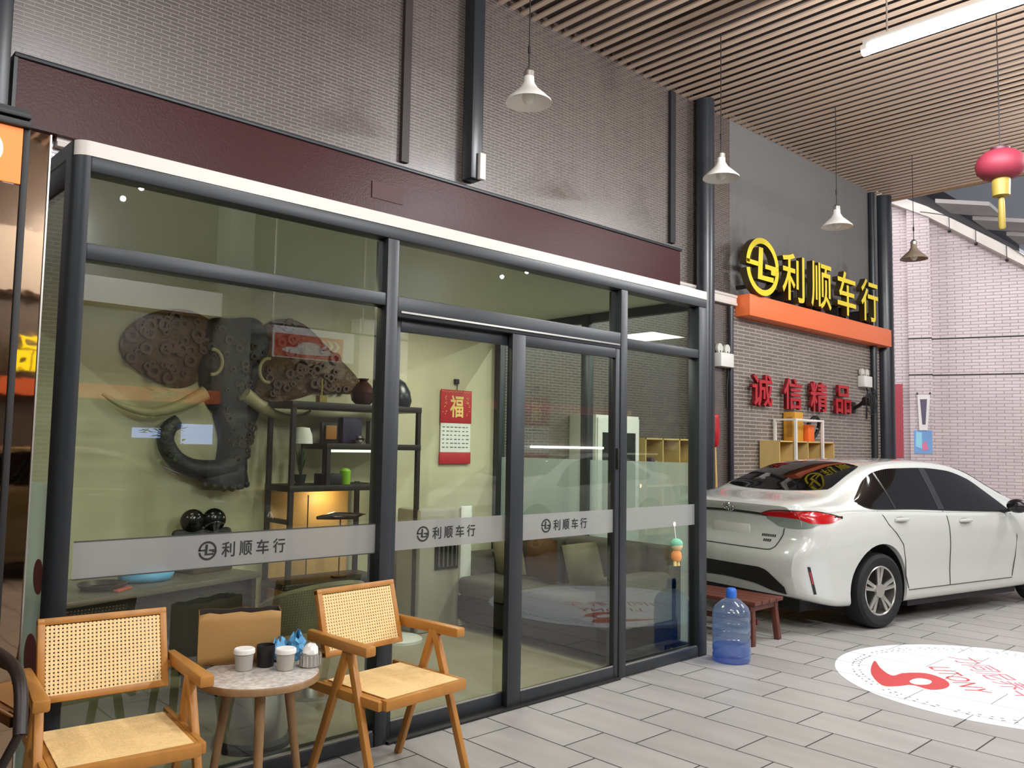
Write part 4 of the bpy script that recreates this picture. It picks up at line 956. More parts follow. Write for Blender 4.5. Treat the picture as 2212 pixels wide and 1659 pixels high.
# ================================================================== IN FRONT OF THE OFFICE
def cane_panel(mb, f, w, h, nx, ny, cw, t=0.004):
    """woven sheet: f(u, v, d) maps to space; strips in both directions"""
    for i in range(nx):
        u = -w / 2 + (i + 0.5) * w / nx
        pts = [(u - cw / 2, 0), (u + cw / 2, 0), (u + cw / 2, h), (u - cw / 2, h)]
        mb.prism(pts, t, f)
    for j in range(ny):
        v = (j + 0.5) * h / ny
        mb.prism([(-w / 2, v - cw / 2), (w / 2, v - cw / 2), (w / 2, v + cw / 2), (-w / 2, v + cw / 2)], t, lambda u, v_, d: f(u, v_, d + t * 0.45))
def cane_chair(loc, rot, label):
    t = thing('cane_armchair', loc, label, 'chair', 'honey oak armchairs with woven cane', rot)
    V = Vector
    # seat frame and woven seat
    mb = MB()
    mb.box(-0.232, 0.232, -0.235, -0.195, 0.405, 0.45, 0.006); mb.box(-0.225, 0.225, 0.185, 0.222, 0.405, 0.445, 0.006)
    mb.box(-0.232, -0.195, -0.20, 0.19, 0.405, 0.445, 0.005); mb.box(0.195, 0.232, -0.20, 0.19, 0.405, 0.445, 0.005)
    mb.build('seat_frame', M_OAK2, t)
    mb = MB(); cane_panel(mb, lambda u, v, d: (u, -0.212 + v, 0.447 + d - 0.012 * max(0, 1 - (u / 0.2) ** 2) * max(0, 1 - ((v - 0.2) / 0.2) ** 2)), 0.42, 0.41, 32, 31, 0.0098, 0.003)
    mb.build('woven_seat', M_CANE, t, smooth=False)
    # back: frame leaning backwards, woven panel
    y0, z0, y1, z1 = 0.208, 0.545, 0.292, 0.832
    def bk(u, v, d=0.0):
        k = v / 0.30
        return (u, y0 + (y1 - y0) * k + d, z0 + (z1 - z0) * k)
    mb = MB()
    for s in (-1, 1): mb.bar(bk(s * 0.213, 0.0), bk(s * 0.213, 0.30), 0.026, 0.030, (0, 1, 0), 0.004)
    mb.bar(bk(-0.226, 0.288), bk(0.226, 0.288), 0.030, 0.026, (0, 0.3, 1), 0.004)
    mb.bar(bk(-0.226, 0.012), bk(0.226, 0.012), 0.030, 0.026, (0, 0.3, 1), 0.004)
    mb.build('back_frame', M_OAK2, t)
    mb = MB(); cane_panel(mb, lambda u, v, d: bk(u, v + 0.022, -0.014 + d), 0.40, 0.254, 28, 18, 0.0084, 0.003)
    mb.build('woven_back', M_CANE, t, smooth=False)
    for s in (-1, 1):
        MB().bar((s * 0.252, 0.285, 0.640), (s * 0.262, -0.165, 0.640), 0.034, 0.050, (0, 0, 1), 0.008, w2=0.054, t2=0.042).build('armrest', M_OAK2, t)
        MB().bar((s * 0.248, -0.005, 0.632), (s * 0.262, -0.225, 0.0), 0.036, 0.030, (1, 0, 0), 0.006, w2=0.034, t2=0.028).build('leg', M_OAK, t)
        MB().bar((s * 0.248, 0.005, 0.632), (s * 0.262, 0.255, 0.0), 0.036, 0.030, (1, 0, 0), 0.006, w2=0.034, t2=0.028).build('leg', M_OAK, t)
        MB().bar((s * 0.243, -0.21, 0.425), (s * 0.243, 0.28, 0.425), 0.022, 0.040, (0, 0, 1), 0.004).build('side_rail', M_OAK2, t)
        MB().bar((s * 0.245, 0.24, 0.622), (s * 0.215, 0.245, 0.622), 0.03, 0.03, (0, 0, 1), 0.004).build('back_block', M_OAK2, t)
    return t
ch1 = cane_chair((0.075, -0.385, 0), rad(-6.5), 'honey oak cane armchair on the left, showing its seat close to the picture edge')
ch2 = copy_tree(ch1)
ch2.location = (1.252, -0.405, 0); ch2.rotation_euler = (0, 0, rad(5))
ch2['label'] = 'honey oak cane armchair to the right of the small round table'
# dark bentwood chair at the left edge
t = thing('bentwood_chair', (-0.55, -0.42, 0), 'dark brown bentwood chair cut by the left picture edge', 'chair')
M_DW = mat('dark stained wood', rgb(36, 25, 20), 0.45)
MB().tube(smoothpts([(0.26, -0.22, 0.60), (0.275, -0.12, 0.735), (0.265, 0.05, 0.78), (0.20, 0.24, 0.80), (0, 0.30, 0.81), (-0.20, 0.24, 0.80), (-0.265, 0.05, 0.78), (-0.275, -0.12, 0.735), (-0.26, -0.22, 0.60)], 5), 0.02, 12).build('arm_rail', M_DW, t)
MB().lathe([(0.21, 0.42), (0.235, 0.43), (0.235, 0.455), (0.21, 0.465), (0.01, 0.46)], (0, 0, 0), 32).build('seat', M_DW, t)
for sx, sy in ((1, -1), (-1, -1), (1, 1), (-1, 1)):
    MB().tube([(sx * 0.17, sy * 0.15, 0.43), (sx * 0.23, sy * 0.20, 0.0)], [0.02, 0.014], 12).build('leg', M_DW, t)
    if sy < 0: MB().tube([(sx * 0.20, -0.16, 0.44), (sx * 0.26, -0.22, 0.61)], 0.014, 10).build('arm_post', M_DW, t)
    else: MB().tube([(sx * 0.13, 0.15, 0.45), (sx * 0.13, 0.265, 0.80)], 0.011, 10).build('back_post', M_DW, t)

# small round table
TBx, TBy, TBz = 0.642, -0.335, 0.57
t = thing('round_table', (TBx, TBy, 0), 'small round side table with a speckled stone top between the two cane armchairs', 'table')
MB().lathe([(0.225, TBz - 0.036), (0.238, TBz - 0.030), (0.238, TBz - 0.010), (0.234, TBz - 0.004)], (0, 0, 0), 48).build('rim', M_WALNUT, t)
MB().lathe([(0.01, TBz - 0.02), (0.233, TBz - 0.02), (0.234, TBz - 0.003), (0.228, TBz), (0.01, TBz)], (0, 0, 0), 48).build('stone_top', M_TERRAZZO, t)
for a in (-115, 5, 125):
    ca, sa = math.cos(rad(a)), math.sin(rad(a))
    MB().tube([(0.13 * ca, 0.13 * sa, TBz - 0.03), (0.215 * ca, 0.215 * sa, 0.0)], [0.021, 0.014], 14).build('leg', M_WALNUT, t)
def on_table(name, x, y, label, cat, group=None): return thing(name, (x, y, TBz), label, cat, group)
def cup(x, y, label):
    t = on_table('paper_cup', x, y, label, 'cup', 'grey lidded paper cups on the round table')
    MB().lathe([(0.031, 0.001), (0.033, 0.003), (0.038, 0.070)], (0, 0, 0), 28).build('cup', M_CUP, t)
    MB().lathe([(0.042, 0.068), (0.043, 0.074), (0.042, 0.084), (0.038, 0.088), (0.01, 0.086)], (0, 0, 0), 28).build('lid', M_PAPER, t)
cup(0.606, -0.266, 'grey lidded paper cup on the left of the stone table top')
cup(0.737, -0.368, 'grey lidded paper cup at the front of the stone table top before the black cup')
t = on_table('black_cup', 0.700, -0.268, 'plain black cup between the two grey paper cups', 'cup')
MB().lathe([(0.030, 0.001), (0.033, 0.004), (0.038, 0.088), (0.034, 0.088), (0.030, 0.02), (0.01, 0.02)], (0, 0, 0), 28).build('body', M_BLACK, t)
def crumple(name, c, sx, sy, sz, m, label, cat, seed, n=14):
    rnd = random.Random(seed); mb = MB(c)
    prof = [(1e-3, 0.001)] + [(math.sin(PI * (i + 1) / 9) ** 0.7, (i + 1) / 9.0) for i in range(8)]
    mb.lathe([(r, h) for r, h in prof], c, n, cap=False)
    for v in mb.bm.verts:
        k = 1 + rnd.uniform(-0.28, 0.28)
        v.co = Vector((v.co.x * sx * k, v.co.y * sy * k, max(0.001, v.co.z * sz * (1 + rnd.uniform(-0.2, 0.2)))))
    return tag(mb.build(name, m, angle=25), label, cat)
crumple('tissue_pack', (0.776, -0.240, TBz), 0.040, 0.026, 0.105, M_BLUECLOTH, 'blue tissue pack lying open behind the black cup on the stone table', 'tissues', 4)
crumple('crumpled_wrapper', (0.833, -0.285, TBz), 0.036, 0.036, 0.130, M_BLUECLOTH, 'crumpled upright blue plastic wrapper on the table beside the steel ashtray', 'wrapper', 11)
t = on_table('ashtray', 0.842, -0.385, 'small ribbed steel ashtray with white tissue at the right of the stone table', 'ashtray')
MB().lathe([(0.038, 0.001), (0.042, 0.005), (0.042, 0.055), (0.037, 0.055), (0.036, 0.02), (0.01, 0.018)], (0, 0, 0), 28).build('tin', M_STEEL, t)
mb = MB()
for k in range(16):
    a = k * PI / 8; mb.tube([(0.042 * math.cos(a), 0.042 * math.sin(a), 0.006), (0.042 * math.cos(a), 0.042 * math.sin(a), 0.05)], 0.003, 6)
mb.build('rib', M_CHROME, t)
mb = MB(); mb.ball((0, 0, 0.055), 0.033, 12, sz=1.1); rnd = random.Random(6)
for v in mb.bm.verts: v.co *= 1 + rnd.uniform(-0.08, 0.08)
mb.build('tissue', M_PAPER, t, angle=25)
# scattered ash and crumbs are the speckle of the top; kraft bag behind the cups
KB = (0.62, -0.14, TBz)
t = thing('paper_bag', (0.652, -0.118, TBz), 'open brown kraft paper bag standing at the back of the round table', 'bag', rotz=rad(-22))
hw, hd, hh = 0.165, 0.052, 0.212
mb = MB()
for (a, b_) in (((-hw, -hd), (hw, -hd)), ((hw, -hd), (hw, hd)), ((hw, hd), (-hw, hd)), ((-hw, hd), (-hw, -hd))):
    n = 8; rows = []
    for j in range(7):
        z = hh * j / 6; row = []
        for i in range(n + 1):
            k = i / n; x = a[0] + (b_[0] - a[0]) * k; y = a[1] + (b_[1] - a[1]) * k
            bulge = 0.010 * math.sin(PI * k) * math.sin(PI * j / 6)
            if a[0] == b_[0]: x -= math.copysign(bulge * 1.8, x)
            else: y += math.copysign(bulge, y) if y < 0 else bulge
            row.append((x, y, z + 0.001 + (0.004 * math.sin(i * 2.1) if j == 6 else 0)))
        rows.append(row)
    mb.grid(rows)
mb.face([(-hw, -hd, 0.001), (hw, -hd, 0.001), (hw, hd, 0.001), (-hw, hd, 0.001)])
bmesh.ops.remove_doubles(mb.bm, verts=mb.bm.verts[:], dist=0.004)
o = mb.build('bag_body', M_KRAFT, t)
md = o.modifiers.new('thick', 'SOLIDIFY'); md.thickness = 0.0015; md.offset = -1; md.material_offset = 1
o.data.materials.append(mat('dark bag lining', rgb(34, 27, 20), 0.9))  # near-black inner side paints in the shade inside the bag

# blue water jug
JX, JY = 4.335, -0.215
t = thing('water_jug', (JX, JY, 0), 'blue plastic water cooler jug on the floor at the right corner of the office', 'water jug')
pr = [(0.03, 0.006), (0.12, 0.001), (0.132, 0.012), (0.134, 0.05), (0.128, 0.065), (0.134, 0.08), (0.134, 0.16), (0.127, 0.175), (0.134, 0.19), (0.134, 0.27), (0.128, 0.285), (0.134, 0.30), (0.132, 0.345), (0.115, 0.385), (0.07, 0.425), (0.032, 0.445), (0.028, 0.46), (0.028, 0.475)]
MB().lathe(pr, (0, 0, 0), 40, cap=False).build('bottle', M_JUG, t)
MB().lathe([(0.03, 0.010), (0.118, 0.006), (0.129, 0.016), (0.130, 0.05), (0.125, 0.065), (0.130, 0.08), (0.130, 0.115), (0.01, 0.115)], (0, 0, 0), 40, cap=False).build('water', M_WATER, t)
MB().lathe([(0.036, 0.445), (0.038, 0.47), (0.036, 0.50), (0.028, 0.512), (0.01, 0.514)], (0, 0, 0), 24).build('cap', M_BLUECAP, t)
# reddish brown slatted bench behind it
BX0, BX1, BY0, BY1, BZ = 4.82, 5.25, -0.12, 0.98, 0.34
t = thing('wood_bench', (4.97, 0.45, 0), 'low reddish brown wooden bench behind the water jug and the car bumper', 'bench')
BO = (4.97, 0.45, 0)
for k in range(4):
    x0 = BX0 + k * 0.109
    MB(BO).box(x0, x0 + 0.10, BY0, BY1, BZ - 0.03, BZ, 0.004).build('seat_board', M_MAHOG, t)
for yy in (BY0 + 0.06, BY1 - 0.06):
    MB(BO).box(BX0 + 0.01, BX1 - 0.01, yy - 0.02, yy + 0.02, BZ - 0.08, BZ - 0.03, 0.003).build('cross_rail', M_MAHOG, t)
    for s, xx in ((-1, BX0 + 0.05), (1, BX1 - 0.05)):
        MB(BO).bar((xx, yy, BZ - 0.03), (xx + s * 0.03, yy + (0.02 if yy > 0.4 else -0.02), 0.0), 0.045, 0.045, (0, 1, 0), 0.004).build('leg', M_MAHOG, t)
MB(BO).bar((4.97, BY0 + 0.06, 0.16), (4.97, BY1 - 0.06, 0.16), 0.03, 0.04, (0, 0, 1), 0.003).build('stretcher', M_MAHOG, t)

# ---- round projected light graphic, painted on a thin disc with swirl and lettering
DC = (5.26, -1.70); DR = 1.05
DB = (4.96, -1.8)
t = thing('floor_projection', (DB[0], DB[1], 0), 'large round projected light graphic, painted white on the floor with a red swirl and red lettering', 'floor graphic')
mb = MB(); mb.lathe([(DR, 0.0005), (DR, 0.002), (0.01, 0.002)], (DC[0] - DB[0], DC[1] - DB[1], 0), 96); mb.build('disc', M_DISCPROJ, t)
def flr(z): return lambda u, v, d: (u - DB[0], v - DB[1], z + d)
sw = [(5.140,-0.890),(4.955,-1.015),(4.835,-1.140),(4.960,-1.165),(5.076,-1.267),(5.02,-1.40),(4.906,-1.478),(4.78,-1.49),(4.68,-1.44),(4.70,-1.32),(4.60,-1.27),(4.545,-1.19),(4.80,-1.01)]
MB().prism(closedpts(sw, 5), 0.0006, flr(0.002)).build('red_swirl', M_REDPROJ, t, smooth=False)
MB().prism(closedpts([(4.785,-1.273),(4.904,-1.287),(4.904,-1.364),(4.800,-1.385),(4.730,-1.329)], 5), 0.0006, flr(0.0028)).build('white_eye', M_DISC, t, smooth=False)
u_ = Vector((-0.74, -0.67, 0)); v_ = Vector((0.67, -0.74, 0))
for nm, txt, px, py, wd, hg in (('lettering', 'LITONY', 5.09, -1.47, 0.62, 0.15), ('lettering', '力同尼养车', 5.37, -1.62, 1.05, 0.21)):
    o = glyph(nm, txt, wd, hg, 0.0006, M_REDPALE if len(txt) < 6 else M_REDPROJ, (px, py, 0.0021), u_, v_, parent=t, ploc=(DB[0], DB[1], 0))
mb = MB()
rnd = random.Random(9)
for k in range(96):
    if k % 8 == 7: continue
    a = 2 * PI * k / 96
    for q in range(2):
        r0 = DR * (0.845 + 0.04 * q); aa = a + rnd.uniform(-0.008, 0.008); l_ = rnd.uniform(0.012, 0.026)
        mb.prism([(DC[0] + r * math.cos(b_), DC[1] + r * math.sin(b_)) for r, b_ in ((r0, aa), (r0 + 0.012, aa), (r0 + 0.012, aa + l_), (r0, aa + l_))], 0.0006, flr(0.002))
mb.build('rim_lettering', mat('grey print and projection', rgb(96, 92, 88), 0.7), t, smooth=False)['kind'] = 'stuff'

# ---- neighbouring shop at the far left: orange lightbox over mirror cladding
NO = (-0.6, 0.02, 0)
t = thing('neighbour_shopfront', NO, 'mirror clad corner of the neighbouring shopfront at the left picture edge', 'shopfront')
MB(NO).box(-1.4, -0.245, 0.0, 0.10, 0.0, 2.455).build('cladding', M_BRONZE, t, smooth=False)
MB(NO).box(-0.222, -0.150, 0.012, 0.10, 0.0, 2.68).build('corner_cladding', M_BRONZE, t, smooth=False)
MB(NO).box(-0.245, -0.222, -0.012, 0.10, 0.0, 2.68, 0.003).build('frame_post', M_BLACK, t)
MB(NO).box(-0.150, -0.144, 0.004, 0.10, 0.0, 2.68).build('edge_strip', M_STEEL, t, smooth=False)
MB(NO).box(-1.4, -0.222, -0.03, 0.10, 2.675, 2.70, 0.003).box(-1.4, -0.222, -0.016, 0.10, 2.715, 2.735, 0.003).box(-1.4, -0.222, 0.02, 0.10, 2.70, 2.76).build('top_trim', M_BLACK, t)
o = tag(MB((-0.8, 0.0, 2.56)).box(-1.4, -0.247, -0.012, -0.0005, 2.458, 2.672).build('orange_sign', M_ORANGE2, smooth=False), 'orange lit sign with a cream disc at the upper left edge', 'sign')
MB((-0.8, 0.0, 2.56)).lathe([(0.075, 0.0), (0.075, -0.004)], (-0.385, -0.0125, 2.575), 32, 'y').build('cream_disc', mat('cream disc', rgb(250, 236, 190), 0.4, emit=rgb(250, 230, 180), es=0.6), o)

# ================================================================== THE CAR
# x forward from the rear bumper, y to the left, z up
def interp(tab):
    X = np.array([p[0] for p in tab], float); Y = np.array([p[1] for p in tab], float)
    h = np.diff(X); d = np.diff(Y) / h; m = np.zeros(len(X))
    m[0], m[-1] = d[0], d[-1]
    for i in range(1, len(X) - 1):
        m[i] = 0 if d[i - 1] * d[i] <= 0 else 2 * d[i - 1] * d[i] / (d[i - 1] + d[i])
    def f(x):
        i = int(np.clip(np.searchsorted(X, x) - 1, 0, len(X) - 2)); t = (x - X[i]) / h[i]
        return float((1 + 2 * t) * (1 - t) ** 2 * Y[i] + t * (1 - t) ** 2 * h[i] * m[i] + t * t * (3 - 2 * t) * Y[i + 1] + t * t * (t - 1) * h[i] * m[i + 1])
    return f
ZTOP = interp([(0, 1.045), (0.10, 1.075), (0.35, 1.105), (0.55, 1.135), (0.75, 1.225), (1.0, 1.325), (1.3, 1.405), (1.6, 1.437), (2.0, 1.447), (2.4, 1.43), (2.75, 1.365), (3.1, 1.215), (3.45, 1.055), (3.60, 1.005), (3.9, 0.955), (4.25, 0.875), (4.5, 0.76), (4.63, 0.66)])
ZRAIL = interp([(0, 1.03), (0.10, 1.06), (0.35, 1.09), (0.55, 1.11), (0.75, 1.175), (1.0, 1.265), (1.3, 1.35), (1.6, 1.385), (2.0, 1.392), (2.4, 1.372), (2.75, 1.305), (3.1, 1.165), (3.45, 1.035), (3.60, 0.99), (3.9, 0.93), (4.25, 0.845), (4.5, 0.735), (4.63, 0.64)])
WRAIL = interp([(0, 0.66), (0.10, 0.70), (0.35, 0.71), (0.55, 0.69), (0.75, 0.655), (1.0, 0.615), (1.3, 0.585), (1.6, 0.575), (2.0, 0.575), (2.4, 0.58), (2.75, 0.60), (3.1, 0.645), (3.45, 0.70), (3.60, 0.72), (3.9, 0.71), (4.25, 0.66), (4.5, 0.58), (4.63, 0.5)])
ZBELT = interp([(0, 0.965), (0.35, 0.985), (0.7, 0.995), (1.2, 0.985), (2.0, 0.955), (3.0, 0.925), (3.6, 0.90), (4.2, 0.79), (4.63, 0.58)])
WBELT = interp([(0, 0.72), (0.06, 0.755), (0.2, 0.80), (0.5, 0.84), (0.9, 0.848), (1.4, 0.835), (2.2, 0.83), (3.2, 0.83), (3.8, 0.81), (4.2, 0.75), (4.45, 0.66), (4.63, 0.52)])
WMAX = interp([(0, 0.735), (0.05, 0.785), (0.15, 0.825), (0.35, 0.87), (0.7, 0.888), (1.0, 0.890), (1.5, 0.870), (2.3, 0.866), (3.2, 0.872), (3.7, 0.888), (4.1, 0.86), (4.4, 0.76), (4.63, 0.58)])
WSILL = interp([(0, 0.70), (0.06, 0.76), (0.2, 0.81), (0.5, 0.85), (1.0, 0.855), (1.5, 0.855), (3.2, 0.855), (3.8, 0.85), (4.2, 0.80), (4.45, 0.68), (4.63, 0.55)])
ZBOT = interp([(0, 0.30), (0.3, 0.24), (0.55, 0.21), (1.4, 0.19), (3.3, 0.19), (4.0, 0.20), (4.63, 0.26)])
REARX = interp([(0.0, 0.16), (0.25, 0.10), (0.36, 0.05), (0.46, 0.015), (0.58, 0.0), (0.66, 0.012), (0.72, 0.06), (0.80, 0.10), (0.90, 0.105), (0.97, 0.09), (1.02, 0.05), (1.06, 0.035), (1.3, 0.035)])
def section(x):
    zt, zr, wr, zb, wb, wm, ws, z0 = ZTOP(x), ZRAIL(x), WRAIL(x), ZBELT(x), WBELT(x), WMAX(x), WSILL(x), ZBOT(x)
    zb = min(zb, zr - 0.02)
    zm = 0.5 * (z0 + zb) + 0.04
    key = [(0.0, z0), (ws * 0.6, z0), (ws - 0.05, z0), (ws - 0.005, z0 + 0.03), (ws, z0 + 0.10), ((ws + wm) / 2 - 0.008, (z0 + 0.1 + zm) / 2), (wm, zm + 0.04), (wm - 0.006, zb - 0.14), (wb + 0.006, zb - 0.035), (wb - 0.012, zb), (wb - 0.035, zb + 0.008)]
    top = [(wr + 0.02 + (wb - 0.06 - wr) * 0.55, zb + (zr - zb) * 0.45), (wr + 0.012, zr - 0.035), (wr - 0.035, zr + (zt - zr) * 0.38), (wr * 0.62, zt - (zt - zr) * 0.22), (wr * 0.3, zt - (zt - zr) * 0.04), (0.0, zt)]
    K = key + top
    segs = [2, 2, 2, 2, 3, 3, 4, 3, 2, 1, 4, 4, 3, 3, 3, 3]
    out = []
    for i in range(len(K) - 1):
        p0, p1, p2, p3 = [np.array(K[int(np.clip(j, 0, len(K) - 1))]) for j in (i - 1, i, i + 1, i + 2)]
        lin_ = i in (0, 1, 9)
        for j in range(segs[i]):
            t = j / segs[i]
            if lin_: q = p1 + (p2 - p1) * t
            else:
                m1 = (p2 - p0) / 2; m2 = (p3 - p1) / 2
                L = np.linalg.norm(p2 - p1)
                for m_ in (m1, m2):
                    n_ = np.linalg.norm(m_)
                    if n_ > 1.2 * L: m_ *= 1.2 * L / n_
                q = (2 * t ** 3 - 3 * t ** 2 + 1) * p1 + (t ** 3 - 2 * t ** 2 + t) * m1 + (-2 * t ** 3 + 3 * t ** 2) * p2 + (t ** 3 - t ** 2) * m2
            out.append((float(q[0]), float(q[1])))
    out.append(K[-1]); return out
XS = [0, 0.015, 0.04, 0.08, 0.13, 0.2, 0.28, 0.37, 0.46] + [0.55 + 0.075 * i for i in range(53)] + [4.5, 4.56, 4.6, 4.63]
XS = [x for i, x in enumerate(XS) if i == 0 or x > XS[i - 1] + 0.005 or True]
XS = sorted(set(round(x, 3) for x in XS if x <= 4.63))
def car_pt(x, y, z):
    fade = max(0.0, 1 - x / 0.55) ** 1.6
    plan = 0.05 * (min(1.0, abs(y) / 0.74)) ** 3
    xx = x + (REARX(z) + plan) * fade
    ff = max(0.0, (x - 3.9) / 0.73) ** 2
    xx -= ff * (0.12 * abs(y / 0.58) ** 2 * 0.6 + max(0, 0.30 - z) * 0.3)
    return (xx, y, z)
def car_body_mesh():
    bm = bmesh.new(); rings = []
    for x in XS:
        S = section(x)
        R = [bm.verts.new(car_pt(x, -y, z)) for y, z in S]
        L = [R[0]] + [bm.verts.new(car_pt(x, y, z)) for y, z in S[1:-1]] + [R[-1]]
        rings.append((R, L))
    n = len(rings[0][0])
    for (R0, L0), (R1, L1) in zip(rings, rings[1:]):
        for i in range(n - 1):
            bm.faces.new((R0[i], R0[i + 1], R1[i + 1], R1[i])); bm.faces.new((L0[i + 1], L0[i], L1[i], L1[i + 1]))
    for (R, L), x in ((rings[0], 0.0), (rings[-1], 4.63)):
        M = 14; prev = [R[0]] * (M + 1)
        prev = None
        for i in range(1, n - 1):
            a, b = R[i], L[i]; row = [a]
            ya, za = abs(b.co.y), b.co.z
            for k in range(1, M): row.append(bm.verts.new(car_pt(x, -ya + 2 * ya * k / M, za)))
            row.append(b)
            if prev is None:
                for k in range(M): bm.faces.new((R[0], row[k], row[k + 1]))
            else:
                for k in range(M): bm.faces.new((prev[k], prev[k + 1], row[k + 1], row[k]))
            prev = row
        for k in range(M): bm.faces.new((prev[k], prev[k + 1], R[-1]))
    bmesh.ops.recalc_face_normals(bm, faces=bm.faces)
    me = bpy.data.meshes.new('body'); bm.to_mesh(me); bm.free()
    return me
RWX, FWX, WZ, WR = 0.99, 3.70, 0.318, 0.318
def cut_arches(me):
    o = bpy.data.objects.new('body', me); C.objects.link(o)
    cut = MB()
    for xw in (RWX, FWX):
        for s in (-1, 1):
            cut.lathe([(0.388, s * 0.58 if s > 0 else -1.2), (0.388, 1.2 if s > 0 else -0.58)], (xw, 0, WZ + 0.012), 48, 'y')
    co = cut.build('cutter', M_BLACK, smooth=False)
    md = o.modifiers.new('arch', 'BOOLEAN'); md.operation = 'DIFFERENCE'; md.object = co; md.solver = 'EXACT'
    dg = bpy.context.evaluated_depsgraph_get(); dg.update()
    res = bpy.data.meshes.new_from_object(o.evaluated_get(dg), depsgraph=dg)
    bpy.data.objects.remove(o); bpy.data.objects.remove(co)
    return res
base = car_body_mesh()
_bm = bmesh.new(); _bm.from_mesh(base); BVH = BVHTree.FromBMesh(_bm); _bm.free()
body_me = cut_arches(base)
bm = bmesh.new(); bm.from_mesh(body_me)
for f in bm.faces: f.smooth = True
for e in bm.edges:
    if len(e.link_faces) == 2 and e.calc_face_angle(0) > rad(32): e.smooth = False
bm.to_mesh(body_me); bm.free()
body_me.materials.clear(); body_me.materials.append(M_PAINT)
def hit_side(x, z, off=0.004, s=-1):
    h = BVH.ray_cast(Vector((x, s * 3, z)), Vector((0, -s, 0)))
    p = h[0] if h[0] is not None else Vector((x, s * 0.85, z))
    return p + Vector((0, s * off, 0))
def hit_top(x, y, off=0.004):
    h = BVH.ray_cast(Vector((x, y, 4)), Vector((0, 0, -1)))
    p, nn = (h[0], h[1]) if h[0] is not None else (Vector((x, y, 1)), Vector((0, 0, 1)))
    return p + Vector((-0.3, 0, 1)).normalized() * off
def hit_rear(y, z, off=0.004):
    h = BVH.ray_cast(Vector((-3, y, z)), Vector((1, 0, 0)))
    p = h[0] if h[0] is not None else Vector((0.1, y, z))
    return p + Vector((-off, 0, 0))
AX = 0.80
def hit_ang(th, z, off=0.004):
    """from the vertical axis at x=AX, y=0 outwards; th=0 straight back, 90 to the right side"""
    d = Vector((-math.cos(th), -math.sin(th), 0)); s = 1
    h = BVH.ray_cast(Vector((AX, 0, z)) + d * 3, -d)
    p = h[0] if h[0] is not None else Vector((AX, 0, z)) + d * 0.8
    return p + d * off
def patch(mb, fn, us, lo, hi, nv=6):
    mb.grid([[fn(u, lo(u) + (hi(u) - lo(u)) * j / nv) for j in range(nv + 1)] for u in us]); return mb
def rng(a, b, n): return [a + (b - a) * i / n for i in range(n + 1)]
def ribbon(mb, pts, wv, wd=0.006):
    a = [Vector(p) + Vector(wv) * wd / 2 for p in pts]; b = [Vector(p) - Vector(wv) * wd / 2 for p in pts]
    mb.grid([a, b]); return mb
DLO_B = interp([(0.80, 1.075), (0.92, 1.025), (1.1, 1.012), (1.5, 1.005), (2.2, 0.975), (3.05, 0.945), (3.2, 0.94)])
DLO_T = interp([(0.80, 1.085), (0.92, 1.15), (1.1, 1.255), (1.3, 1.325), (1.55, 1.355), (2.0, 1.362), (2.4, 1.338), (2.7, 1.265), (2.95, 1.125), (3.2, 0.945)])
